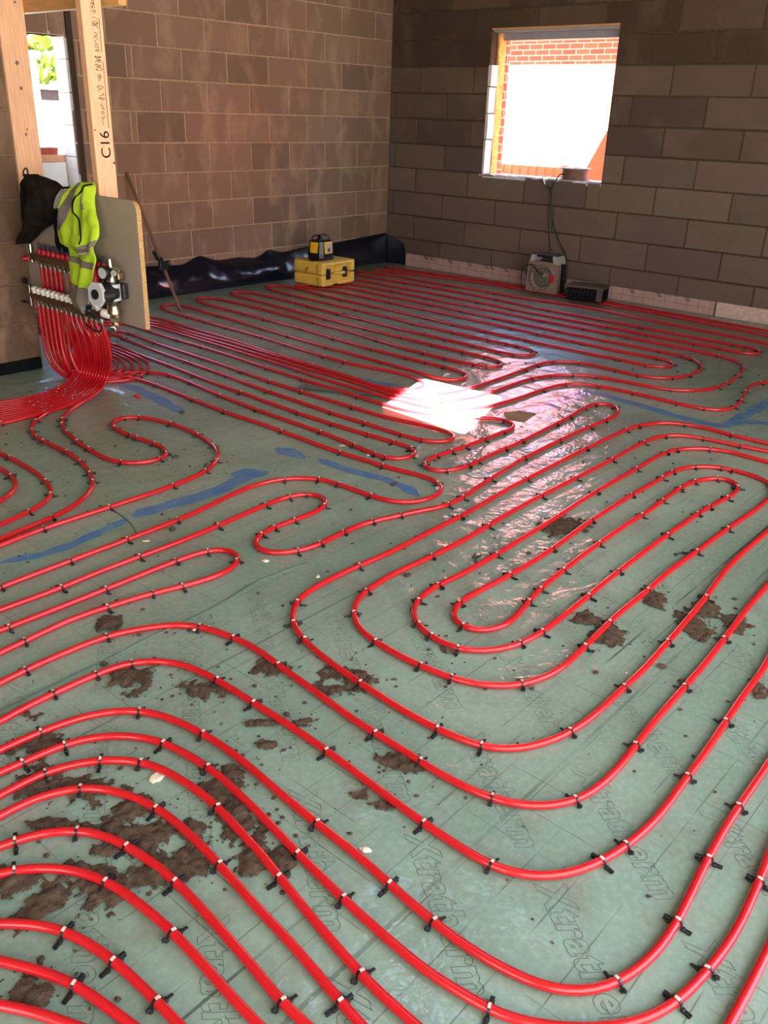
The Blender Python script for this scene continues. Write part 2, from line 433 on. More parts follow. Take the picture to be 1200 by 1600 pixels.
# wall_right: grey aircrete wall with the window, the plane x = 0
rowsB = []
for k, (a, b) in enumerate(rowz):
    odd = (k % 2 == 1)
    js = [(-.364-.639*i) if k % 2 == 0 else (-.08-.6310*i) for i in range(0, 15)]
    rowsB.append((a, b, js))
WIN1 = (-2.413, -1.172, .94, 2.143)
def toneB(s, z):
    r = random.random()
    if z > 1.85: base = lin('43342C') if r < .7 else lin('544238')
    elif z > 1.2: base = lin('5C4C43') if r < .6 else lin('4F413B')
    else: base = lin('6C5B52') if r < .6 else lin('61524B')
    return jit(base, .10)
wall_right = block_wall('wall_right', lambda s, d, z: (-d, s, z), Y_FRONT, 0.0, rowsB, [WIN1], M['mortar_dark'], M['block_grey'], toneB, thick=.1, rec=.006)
# short stub wall carrying the manifold board
wall_stub = block_wall('wall_stub', lambda s, d, z: (s, -1.43-d, z), X_BACK, -4.72, [(a, b, [-5.05-.45*i-(.225 if k % 2 else 0) for i in range(11)]) for k, (a, b) in enumerate(rowz)], [],
                       M['stub_mortar'], M['block_brown'], lambda s, z: jit(lin('604A3B'), .06), thick=.1)
# walls behind the camera, with wide openings for doors
def plain_wall(name, axis, pos, a, b, ops, th=.15):
    g = G(); rect = [(a, b, 0, H)]
    for o in ops:
        out = []
        for r in rect:
            if r[0] < o[0]: out.append((r[0], min(r[1], o[0]), r[2], r[3]))
            if r[1] > o[1]: out.append((max(r[0], o[1]), r[1], r[2], r[3]))
            m0, m1 = max(r[0], o[0]), min(r[1], o[1])
            if m0 < m1:
                if o[3] < r[3]: out.append((m0, m1, o[3], r[3]))
                if o[2] > r[2]: out.append((m0, m1, r[2], o[2]))
        rect = out
    for r in rect:
        if axis == 'x': g.box((pos-th, r[0], r[2]), (pos, r[1], r[3]))
        else: g.box((r[0], pos-th, r[2]), (r[1], pos, r[3]))
    return struct(g.build(name, M['rough_dark']))
plain_wall('wall_back', 'x', X_BACK, Y_FRONT, 0, [(-6.8, -5.2, 0, 2.2)])
plain_wall('wall_front', 'y', Y_FRONT, X_BACK, 0, [(-9.3, -3.2, 0, 2.9)])
portal('portal_back', (X_BACK-.16, -6.0, 1.1), (PI/2, 0, -PI/2), 1.6, 2.2)
portal('portal_front', (-6.25, Y_FRONT-.16, 1.45), (PI/2, 0, 0), 6.1, 2.9)
portal('portal_window', (.32, -1.79, 1.54), (PI/2, 0, PI/2), 1.25, 1.2)
portal('portal_window_two', (-3.97, .17, 1.36), (PI/2, 0, PI), .95, 1.0)

# window_1: cavity wall opening, foam-filled cavity, brick outer leaf, steel lintel
y0, y1, z0, z1 = WIN1
g = G()
g.box((.20, y1, -.2), (.30, 1.2, 6.2)); g.box((.20, -7.4, -.2), (.30, y0-.05, 6.2)); g.box((.20, y0-.05, -.2), (.30, y1, z0-.02)); g.box((.20, y0-.05, z1), (.30, y1, 6.2))  # carried up out of view so its shadow covers the fence
struct(g.build('wall_outer_leaf', M['brick']))
win1 = G()
win1.box((.10, y1-.012, z0), (.20, y1+.02, z1)); foam = win1.build('window_1', M['foam']); struct(foam)
# rough edge for the foam
bm = bmesh.new(); bm.from_mesh(foam.data); bmesh.ops.subdivide_edges(bm, edges=bm.edges, cuts=14, use_grid_fill=True)
for v in bm.verts:
    if v.co.y < y1+.01: v.co.y -= .012+.014*noise.noise(v.co*14)
bm.to_mesh(foam.data); bm.free()
g = G(); z = z0
k = 0
for h_, d_ in ((.30, .004), (.22, .012), (.22, .006), (.18, .016)):
    g.box((-.004, y1-.010-d_, z+.004), (.10, y1+.01, z+h_-.004), bev=.004); z += h_
struct(g.build('window_1_reveal', M['pale_sill'], foam))
g = G(); g.box((.0, y0, z0-.03), (.30, y1, z0), bev=.004)
for i in range(16):
    yy = random.uniform(y0, y1); g.box((-.012, yy, z0-.012), (.03, yy+random.uniform(.03, .1), z0+random.uniform(.001, .005)), bev=.003)
struct(g.build('window_1_sill', M['pale_sill'], foam))
g = G(); g.box((.16, y0, z1-.085), (.30, y1+.0, z1)); g.box((.03, y0, z1-.03), (.16, y1, z1))
struct(g.build('window_1_lintel', M['lintel'], foam))
g = G(); g.box((-.002, y0, z1-.012), (.03, y1, z1+.002)); struct(g.build('window_1_head', M['timber_y'], foam))

# window_2 in the long wall behind the studs
g = G()
xa, xb, za, zb = WIN2
zz = za
while zz < zb-.02:
    t_ = min(zz+.215, zb); g.box((xb-.004, .0, zz+.003), (xb+.02, .15, t_-.003), bev=.003); zz = t_
g.box((xa, 0, za-.02), (xb, .15, za+.0)); g.box((xa, .0, zb), (xb, .15, zb+.02))
struct(g.build('window_2', M['pale_sill']))
# ------------------------------------------------------------------ outside, seen through the two windows
g = G(); g.add([(-30, -30, -.2), (30, -30, -.2), (30, 30, -.2), (-30, 30, -.2)], [(0, 1, 2, 3)])
struct(g.build('ground_outside', M['earth']))
nb = empty('neighbouring_house', (5.2, -1.0, -.2), 'red brick neighbouring house wall glaring in the sun beyond the right-hand window', 'house')
g = G(); g.box((0, -7, 0), (.3, 7, 3.1)); g.build('wall', M['brick'], nb)
g = G(); g.box((-.19, -7, 2.85), (.3, 7, 2.98)); g.build('eaves', M['lintel'], nb)
g = G(); g.prism([(-.24, 2.98), (.3, 2.98), (3.0, 4.6), (3.0, 4.75)], 'y', -7, 7); g.build('roof', M['redbrick'], nb)
def fence():
    r = empty('garden_fence', (2.2, -1.5, -.2), 'orange-brown timber fence of overlapping boards low in the right-hand window', 'fence')
    g = G()
    for i in range(44):
        y = -3+i*.115
        g.prism([(-.012, 0), (.004, 0), (.004, 1.10), (-.012, 1.125)], 'y', y, y+.10)
        g.prism([(-.02, 0), (-.012, 0), (-.012, 1.10), (-.02, 1.12)], 'y', y+.09, y+.125)
    g.build('boards', M['fence'], r)
    g = G()
    for z in (.25, .85): g.box((.004, -3, z), (.045, 2.05, z+.09))
    g.build('rail', M['fence'], r)
    for y in (-2.9, -1.1, .7): G().box((.005, y, 0), (.105, y+.1, 1.15), bev=.005).build('post', M['fence'], r)
fence()
g = G(); g.prism([(-1.55, 0), (-1.16, 0), (-1.15, 1.13), (-1.35, 1.52), (-1.55, 1.86)], 'x', 1.96, 2.02)
g2 = g.build('fence_panel', M['fence']); tag(g2, 'timber panel with a raking top at the right end of the garden fence', 'fence panel'); g2.location.z = -.2
def tree(x, y, h, r, label, seed):
    rnd = random.Random(seed)
    t = empty('leafy_tree', (x, y, -.2), label, 'tree', None)
    g = G(); g.tube([(0, 0, 0), (.05, .03, h*.3), (-.04, 0, h*.6), (.02, .02, h*.85)], [.14, .11, .08, .03], 8)
    for k in range(7):
        a = k*2.4; g.tube([(0, 0, h*(.35+.05*k)), (math.cos(a)*r*.35, math.sin(a)*r*.35, h*(.5+.05*k)), (math.cos(a)*r*.7, math.sin(a)*r*.7, h*(.6+.05*k))], [.06, .04, .015], 6)
    g.build('trunk', M['bark'], t)
    V = []; F = []
    for k in range(5200):
        a = rnd.uniform(0, 2*PI); u = rnd.uniform(-1, 1); q = rnd.random()**.4
        c = Vector((math.cos(a)*math.sqrt(1-u*u)*r*q, math.sin(a)*math.sqrt(1-u*u)*r*q, h*.62+u*h*.42*q))
        n = Vector((rnd.gauss(0, 1), rnd.gauss(0, 1), rnd.gauss(.5, 1))).normalized(); e = n.orthogonal().normalized(); f = n.cross(e)
        l = rnd.uniform(.06, .12); i = len(V)
        V += [c-e*l, c+f*l*.5+n*l*.15, c+e*l, c-f*l*.5+n*l*.15]; F.append((i, i+1, i+2, i+3))
    mesh_obj('foliage', V, F, M['leaf'], t)
tree(.2, 7.5, 4.6, 2.3, 'bright green leafy tree in the narrow window behind the studs', 1)
tree(-3.6, 11.5, 5.5, 2.2, 'second leafy tree, farther off, mostly hidden by the white cabin', 2)
cb = empty('site_cabin', (-2.95, 3.5, -.2), 'tall white cabin seen through the narrow window behind the studs', 'cabin')
G().box((-.85, -.9, 0), (.7, .9, 2.04), bev=.05).build('body', M['cabin'], cb)
G().box((-.55, -.915, .25), (.45, -.895, 1.85), bev=.01).build('door', M['cabintrim'], cb)
G().box((-.88, -.92, 2.03), (.73, .92, 2.09), bev=.02).build('roof', M['cabin'], cb)
gw = G().box((-6, 4.5, -.2), (3, 4.7, 1.58)).build('garden_wall', M['garden']); tag(gw, 'grey garden wall with pale coping beyond the white cabin', 'wall')
G().box((-6, 4.46, 1.58), (3, 4.74, 1.63)).build('coping', M['pale_sill'], gw)
bg_ = empty('bulk_bag', (-2.48, 2.05, -.2), 'white builders bulk bag with blue printing outside the narrow window', 'bag')
bm = bmesh.new(); bmesh.ops.create_cube(bm, size=1); bmesh.ops.subdivide_edges(bm, edges=bm.edges, cuts=5, use_grid_fill=True)
for v in bm.verts:
    b = 1-.25*(abs(v.co.x*2)**4+abs(v.co.y*2)**4)/2
    v.co = Vector((v.co.x*.5*(1+.08*math.sin(v.co.z*6)), v.co.y*.5, (v.co.z+.5)*1.45*(.96+.04*b)))
g = G(); g.bm(bm, smooth=True); g.build('sack', M['bag'], bg_)
for (a, b, c, d) in ((-.14, -.10, 1.25, 1.40), (-.06, -.03, 1.22, 1.38), (0, .03, 1.22, 1.38), (.06, .09, 1.22, 1.38), (-.06, .09, 1.36, 1.39), (-.12, .12, 1.06, 1.10), (-.05, .12, .98, 1.02)):
    G().box((a, -.262, c), (b, -.256, d)).build('printed_letter', M['blueprint'], bg_)
G().box((-3.75, .16, 1.035), (-3.42, .27, 1.085), bev=.004).build('timber_sill_board', M['timber'])
tag(bpy.data.objects['timber_sill_board'], 'short sawn board lying across the narrow window opening', 'board')
bk = G().box((-3.69, .17, 1.0855), (-3.545, .26, 1.135), bev=.004).build('brick', M['redbrick']); tag(bk, 'single red brick lying on the board in the narrow window', 'brick')
G().box((-4.45, .155, -.2), (-3.40, .28, 1.033)).build('outer_masonry_upstand', M['outleaf']); struct(bpy.data.objects['outer_masonry_upstand'])

# ------------------------------------------------------------------ stud frame, board
def stud(name, x0, x1, ya, yb, z0, z1, label, knots, lean=0):
    r = G().box((x0, ya, z0), (x1, yb, z1), bev=.003).build(name, M['timber']); tag(r, label, 'stud')
    if knots:
        for kx, kz, s_ in knots:
            G().lathe([(s_*.8, 0), (s_*.5, .0012)], (kx, ya, kz), (.0, -1, 0), 12).build('knot', M['rust'], r)
    return r
ylo = -2.185
s1 = stud('timber_stud', -4.7215, -4.575, -1.445, -1.40, .42, H, 'pale softwood stud with dark knots at the end of the stub wall', [(-4.65, 1.62, .013), (-4.645, 1.50, .011), (-4.64, 1.30, .006), (-4.65, 1.275, .009), (-4.62, 1.9, .008)])
s2 = stud('timber_stud', -4.70, -4.592, -2.185, -2.14, .42, H, 'pale softwood stud with black stamped grading marks, rising behind the grey board', [(-4.69, 1.32, .006), (-4.60, 1.17, .008)])
hd = G().box((-4.574, -2.30, 1.855), (-4.53, -1.20, 2.05), bev=.003).build('timber_header', M['timber_y']); tag(hd, 'orange-brown timber header spanning between the two studs', 'beam')
def stamp():
    cu = bpy.data.curves.new('stamp', 'FONT'); cu.body = 'C16'; cu.size = .075; cu.extrude = .0006
    o = bpy.data.objects.new('stamp', cu); COL.objects.link(o)
    bpy.context.view_layer.update()
    me = bpy.data.meshes.new_from_object(o); bpy.data.objects.remove(o)
    g = G()
    # letters read up the stud, squiggled marks follow
    M4 = Matrix(((0, -1, 0, 0), (0, 0, -1, 0), (1, 0, 0, 0), (0, 0, 0, 1)))
    V = [M4 @ v.co for v in me.vertices]
    g.add([(v.x-4.615, -2.1858, v.z+1.19) for v in V], [tuple(p.vertices) for p in me.polygons])
    rnd = random.Random(4)
    z = 1.34
    for n_, wdt in ((6, .011), (4, .019), (2, .010), (4, .019), (5, .013), (3, .018), (4, .012)):
        for c_ in range(n_):
            pts = []; zc = z+.008
            a0 = rnd.uniform(0, 6)
            for k in range(rnd.choice((4, 5, 6, 8))):
                a = a0+k*rnd.uniform(.7, 1.5)
                pts.append((-4.637+math.cos(a)*wdt*rnd.uniform(.7, 1.1), -2.1856, zc+math.sin(a)*.0075*rnd.uniform(.6, 1.1)))
            g.tube(spline(pts, .003), .0014, 4); z += .0165
        z += .014
    g.tube([(-4.612, -2.1856, 1.33), (-4.611, -2.1856, 1.62)], .0014, 4); g.tube([(-4.612, -2.1856, 1.66), (-4.611, -2.1856, 1.80)], .0014, 4)
    g.build('grading_stamp', M['ink'], s2)
stamp()
def grey_board():
    r = empty('worktop_offcut', (-4.70, -1.985, .40), 'grey laminate chipboard panel fixed across the studs behind the manifold', 'panel')
    ya, yb, za, zb = -.545, .56, .01, .62; rad = .05
    pl = [(yb, za), (yb, zb-.04), (yb-.02, zb)]
    pl += [(ya+rad-rad*math.sin(t), zb-rad+rad*math.cos(t)) for t in [k*PI/2/6 for k in range(7)]]
    pl += [(ya, za)]
    n = len(pl)
    g = G(); g.prism(pl, 'x', -.024, -.0); g.build('chipboard_core', M['chip'], r)
    g = G(); g.prism([(y*.999, z_) for y, z_ in pl], 'x', -.0255, -.0242); g.build('laminate_face', M['board'], r)
grey_board()
ds = G().box((-3.485, -.018, .30), (-3.44, -.002, H), bev=.003).build('dark_batten', M['rust']); tag(ds, 'dark vertical batten on the long wall beside the narrow window', 'batten')
M['darkwood'] = simple('dark_stained_batten', '33241A', .8, .2, 14); ds.data.materials[0] = M['darkwood']

# ------------------------------------------------------------------ black polythene
def dpm():
    tops = [(-3.6, .25), (-2.986, .244), (-2.619, .219), (-2.529, .253), (-2.439, .287), (-2.346, .247), (-2.249, .222), (-2.025, .229), (-1.801, .203), (-1.723, .236), (-1.652, .27), (-1.566, .24), (-1.478, .226), (-1.339, .238), (-1.171, .248), (-.812, .255), (-.03, .298)]
    xs = np.linspace(-3.6, -.012, 240); tz = np.interp(xs, [t[0] for t in tops], [t[1] for t in tops])
    tz = np.convolve(np.pad(tz, 3, 'edge'), np.ones(7)/7, 'valid')
    V = []; F = []; nr = 22
    for i, x in enumerate(xs):
        fade = min(1, max(.12, (-x-.6)/.8))
        for k in range(nr):
            t = k/(nr-1)
            z = tz[i]*(1-t)
            d = .012+(.125*t**1.2+.05*math.sin(PI*t)*(1+.8*noise.noise(Vector((x*1.7, 3, 0)))))*fade
            d += fade*(.030*noise.noise(Vector((x*4.2+z*3, z*5, 1)))+.008*noise.noise(Vector((x*9, z*9-x*4, 5))))*math.sin(PI*min(1, t*1.15+.02))
            V.append((x, -max(.006, d), max(.003, z)))
    for i in range(len(xs)-1):
        for k in range(nr-1): a = i*nr+k; F.append((a, a+1, a+nr+1, a+nr))
    o = mesh_obj('polythene_membrane', V, F, M['dpm'], smooth=True)
    m = o.modifiers.new('thickness', 'SOLIDIFY'); m.thickness = .002
    return tag(o, 'crumpled black polythene membrane lapped up the foot of the long brown wall', 'membrane')
dpm()
o = G().prism([(-.006, .0), (-.29, .0), (-.262, .15), (-.25, .215), (-.006, .283)], 'x', -.012, -.002).build('polythene_flap', M['dpm']); tag(o, 'small black polythene flap on the grey block wall at the room corner', 'membrane')
o = G().box((X_BACK, -1.446, 0.0), (-4.735, -1.432, .068), bev=.003).build('damp_course_strip', M['navy']); tag(o, 'black strip along the foot of the stub wall', 'strip')

# ------------------------------------------------------------------ insulation upstands on the right wall
def upstand(ya, yb, h, label, mat, grid, staples):
    r = G().box((-.030, ya, .001), (-.008, yb, h), bev=.002).build('insulation_upstand', mat); tag(r, label, 'insulation', None)
    if grid:
        g = G(); y = -.105
        while y > ya:
            if y < yb-.01: g.box((-.0312, y-.0016, .002), (-.0300, y+.0016, h-.002))
            y -= .0985
        g.box((-.0312, ya, h*.5-.0015), (-.0300, yb, h*.5+.0015)); g.build('printed_grid', M['gridline'], r)
    for y in staples:
        g = G()
        for q in (0, .022): g.tube([(-.036, y-q, h+.004), (-.038, y-q-.012, h-.012), (-.036, y-q-.03, h-.03)], .0026, 6)
        g.build('staple', M['black'], r)
upstand(-1.93, -.30, .124, 'pale foil upstand between the room corner and the cable reel', M['foil'], True, (-.55, -.62, -.86, -1.10, -1.30, -1.36, -1.52, -1.75))
upstand(-3.585, -1.95, .114, 'pale gridded foil upstand behind the dark box under the window', M['foil'], True, (-2.55, -2.83, -3.08, -3.33))
upstand(-6.2, -3.60, .116, 'rougher ungridded upstand past the end of the gridded foil', M['foil2'], False, ())

# ------------------------------------------------------------------ staff, case, laser level
def staff():
    a = Vector((-3.145, -.656, .004)); b = Vector((-3.103, -.02, .968)); d = (b-a)
    r = empty('levelling_staff', a, 'thin brown staff with a black clamp leaning on the long brown wall', 'staff')
    e = d.normalized()
    G().cyl((0, 0, .0), d-e*.01, .013, n=10).build('pole', M['rust'], r)
    g = G(); c = d*.33; g.cyl(c-e*.05, c+e*.05, .024, n=12); g.box(c+Vector((-.055, -.05, -.035)), c+Vector((.02, -.018, .03)), bev=.006)
    g.build('clamp', M['black'], r)
    c = d*.345; G().cyl(c+Vector((-.05, -.02, .03)), c+Vector((-.085, -.03, .095)), .016, n=12).build('clamp_arm', M['black'], r)
    g = G(); g.cyl(c+Vector((.02, -.02, 0)), c+Vector((.05, -.03, 0)), .018, n=12); g.build('clamp_knob', M['black'], r)
staff()
def case():
    r = empty('instrument_case', (-1.475, -.555, .023), 'yellow plastic instrument case standing on the red pipes', 'case', rz=.03)
    W_, D_, H_ = .213, .178, .208
    for nm, za, zb in (('lower_shell', 0, .098), ('upper_shell', .101, H_)):
        g = G()
        g.box((-W_, -D_+.035, za), (W_, D_, zb), bev=.018)
        for sx in (-1, 1):
            g.box((sx*W_-(.052 if sx > 0 else 0), -D_, za+.004), (sx*W_+(.052 if sx < 0 else 0), -D_+.09, zb-.002), bev=.014)
        if za: g.box((-W_+.02, -D_, zb-.035), (W_-.02, -D_+.09, zb-.004), bev=.010)
        else: g.box((-W_+.02, -D_+.008, za+.002), (W_-.02, -D_+.09, za+.03), bev=.010)
        g.build(nm, M['yellow'], r)
    g = G()
    g.tube(spline([(-.035, -D_+.04, .105), (-.045, -D_+.002, .112), (.0, -D_-.008, .105), (.06, -D_-.006, .105), (.075, -D_+.04, .105)], .012), .014, 8)
    g.prism([(-.05, .12), (.03, .12), (.02, .165), (-.02, .175)], 'y', -D_+.02, -D_+.04)
    g.build('handle', M['yellow'], r)
    for x in (-.115, .105):
        g = G(); g.box((x-.026, -D_+.012, .055), (x+.026, -D_+.036, .15), bev=.012); g.build('latch', M['black'], r)
    g = G(); g.box((-.07, -D_+.004, .006), (-.01, -D_+.009, .016)); g.build('maker_plate', M['black'], r)
    g = G(); g.box((-.198, -.05, H_-.012), (-.13, .02, H_+.0015)); g.build('black_label', M['black'], r)
    g = G(); g.tube([(-W_-.001, .03, .10), (-W_-.001, .02, .14), (-W_-.001, .0, .16), (-W_-.001, .02, .12), (-W_-.001, -.01, .15)], .004, 6); g.build('orange_mark', M['orange'], r)
case()
def laser():
    r = empty('rotating_laser_level', (-1.52, -.555, .2315), 'black and yellow rotating laser level standing on the yellow case', 'laser level', rz=.08)
    g = G()
    oc = [(-.092, -.06), (-.066, -.086), (.066, -.086), (.092, -.06), (.092, .06), (.066, .086), (-.066, .086), (-.092, .06)]
    def ring(s, z): return [(x*s, y*s, z) for x, y in oc]
    V = ring(1.0, 0)+ring(1.06, .02)+ring(1.06, .055)+ring(1.0, .11)+ring(.94, .158)+ring(.72, .168)
    F = []
    for k in range(5): F += [(k*8+i, k*8+(i+1) % 8, (k+1)*8+(i+1) % 8, (k+1)*8+i) for i in range(8)]
    F += [tuple(range(7, -1, -1)), tuple(40+i for i in range(8))]
    g.add(V, F); g.build('body', M['black'], r)
    def pane(sx, rot, name, w_, za, zb, mat, d=.0895):
        g = G(); g.box((-w_, -d-.006, za), (w_, -d+.02, zb), bev=.006)
        o = g.build(name, mat, r); o.rotation_euler = (-.03, 0, rot); return o
    f = pane(0, 0, 'front_panel', .052, .052, .154, M['yellow2'])
    g = G(); g.box((-.030, -.0985, .062), (.030, -.0950, .142), bev=.003); g.build('label', M['screen'], f)
    g = G(); g.box((-.016, -.0995, .07), (.010, -.0984, .10)); g.build('symbol', M['garden'], f)
    pane(0, -PI/2, 'side_panel', .044, .055, .150, M['yellow2'], .094); pane(0, PI/2, 'side_panel', .044, .055, .150, M['yellow2'], .094); pane(0, PI, 'rear_panel', .046, .052, .146, M['yellow2'])
    g = G(); g.lathe([(.036, .165), (.036, .176), (.03, .18), (.03, .198), (.026, .202)], (0, 0, 0)); g.build('rotor_head', M['black'], r)
    g = G()
    for s in (-1, 1): g.tube(spline([(s*.062, -.05, .16), (s*.058, -.044, .192), (s*.036, -.02, .208), (s*.058, .044, .192), (s*.062, .05, .16)], .01), .007, 6)
    g.box((-.04, -.03, .198), (.04, .03, .207), bev=.004); g.build('handle', M['black'], r)
    g = G(); g.lathe([(.006, 0), (.004, .004)], (.055, -.091, .03), (0, -1, 0), 10); g.build('button', M['screen'], r)
laser()

# ------------------------------------------------------------------ reel, cables, box, spool
def reel():
    r = empty('cable_reel', (-.295, -2.135, .024), 'pale plastic cable reel with handle, standing against the wall under the window', 'cable reel', rz=.06)
    g = G(); g.prism([(-.155, 0), (.155, 0), (.15, .235), (.13, .262), (-.13, .262), (-.15, .235)], 'x', -.055, .0); g.build('front_frame', M['reel'], r)
    g = G(); g.prism([(-.15, 0), (.15, 0), (.145, .235), (.125, .258), (-.125, .258), (-.145, .235)], 'x', .05, .10); g.build('rear_frame', M['black'], r)
    g = G(); g.cyl((0, 0, .13), (.05, 0, .13), .115, n=32); g.build('wound_cable', M['black'], r)
    for y in (-.12, .12): G().prism([(y-.022, .25), (y+.022, .25), (y*.85+.018, .315), (y*.85-.018, .315)], 'x', -.055, .095).build('handle_post', M['ltgrey'], r)
    g = G(); g.box((-.03, -.12, .295), (.07, .12, .325), bev=.012); g.build('handle', M['black'], r)
    g = G(); g.lathe([(.128, 0), (.128, .008), (.12, .012), (.085, .010), (.085, -.004)], (-.055, 0, .13), (-1, 0, 0), 36); g.build('drum_face', M['reel'], r)
    g = G()
    for k in range(18):
        a = k*2*PI/18
        if k in (8, 9, 10): continue
        c = Vector((-.0675, math.cos(a)*.105, .13+math.sin(a)*.105)); t = Vector((0, -math.sin(a), math.cos(a)))
        g.tube([c-t*.009, c+t*.009], .003, 5)
    g.build('vent_slot', M['black'], r)
    g = G(); g.lathe([(.078, 0), (.078, .008), (.07, .012)], (-.055, 0, .13), (-1, 0, 0), 28); hub = g.build('socket_plate', M['garden'], r)
    hub.data.materials[0] = simple('dim_grey_plate', '5A554C', .5, .1, 20)
    for y, z_ in ((.035, .15), (.035, .105), (-.03, .105)):
        g = G()
        for dy, dz in ((0, .011), (-.009, -.006), (.009, -.006)): g.box((-.069, y+dy-.003, z_+dz-.004), (-.0665, y+dy+.003, z_+dz+.004))
        g.build('socket', M['black'], r)
    g = G(); g.lathe([(.024, 0), (.024, .014), (.02, .02)], (-.066, -.035, .155), (-1, 0, 0), 18); g.build('plug', M['reel'], r)
    g = G(); g.box((-.072, -.125, .095), (-.055, -.085, .165), bev=.004); g.build('switch', M['reddark'], r)
reel()
def cable(name, pts, rad, label, step=.02):
    V, F = sweep(spline(pts, step), rad, 8); o = mesh_obj(name, V, F, M['black'], smooth=True); return tag(o, label, 'cable')
cable('hanging_cable', [(.10, -1.80, .955), (.02, -1.825, .965), (-.022, -1.86, .93), (-.03, -1.95, .83), (-.03, -1.955, .66), (-.03, -1.97, .52), (-.05, -2.0, .41), (-.12, -2.06, .36), (-.20, -2.09, .348)], .0055, 'left of the two dark cables hanging from the window sill to the reel')
cable('hanging_cable', [(.10, -2.02, .975), (.0, -2.01, .99), (-.022, -1.975, .92), (-.035, -1.965, .83), (-.028, -1.985, .64), (-.03, -2.07, .45), (-.035, -2.17, .32), (-.04, -2.21, .18), (-.055, -2.20, .07), (-.10, -2.17, .035)], .0055, 'dark cable from the wire spool curving down behind the right side of the reel')
cable('reel_lead', [(-.365, -2.165, .185), (-.41, -2.14, .20), (-.40, -2.06, .255), (-.375, -1.97, .235), (-.36, -1.93, .16), (-.36, -1.935, .07), (-.37, -1.97, .031), (-.40, -1.99, .0285)], .0055, 'short black lead looping out of the front of the cable reel')
o = G().tube(spline([(-.02, -1.845, .955), (-.034, -1.865, .93), (-.03, -1.885, .895)], .01), .007, 6).build('cable_tail', M['white']); tag(o, 'short white cable tail hanging over the window sill', 'cable')
def darkbox():
    r = empty('power_tool_box', (-.325, -2.585, .023), 'dark low box with a ribbed front on the floor beside the cable reel', 'box', rz=.25)
    G().box((-.10, -.16, 0), (.10, .16, .105), bev=.008).build('tray', M['navy'], r)
    G().box((-.105, -.165, .105), (.105, .165, .125), bev=.006).build('lid', M['rustd'], r)
    g = G()
    for k in range(7): g.tube([(-.102, -.07+k*.035, .015), (-.104, -.06+k*.035, .06), (-.102, -.075+k*.035, .1)], .004, 5)
    g.build('rib', M['black'], r)
    g = G(); g.box((-.108, -.155, .01), (-.1, -.105, .11), bev=.003); g.build('clasp', M['rustd'], r)
M['rustd'] = simple('dark_brown_plastic', '4A3A30', .6, .2, 20)
darkbox()
def spool():
    r = empty('wire_spool', (.14, -2.075, .9405), 'brown wire spool with pale flanges standing on the window sill', 'spool')
    G().lathe([(.135, 0), (.138, .004), (.135, .008)], (0, 0, 0)).build('lower_flange', M['ltgrey'], r)
    G().lathe([(.135, .094), (.138, .098), (.135, .102)], (0, 0, 0)).build('upper_flange', M['ltgrey'], r)
    pr = [(.108, .008)]
    for k in range(9): z_ = .008+.086*k/9; pr += [(.114, z_+.002), (.116, z_+.0048), (.114, z_+.0076)]
    pr += [(.108, .094)]
    G().lathe(pr, (0, 0, 0)).build('wound_wire', M['wirecore'], r)
    G().lathe([(.03, .102), (.03, .106)], (0, 0, 0)).build('hub', M['black'], r)
spool()

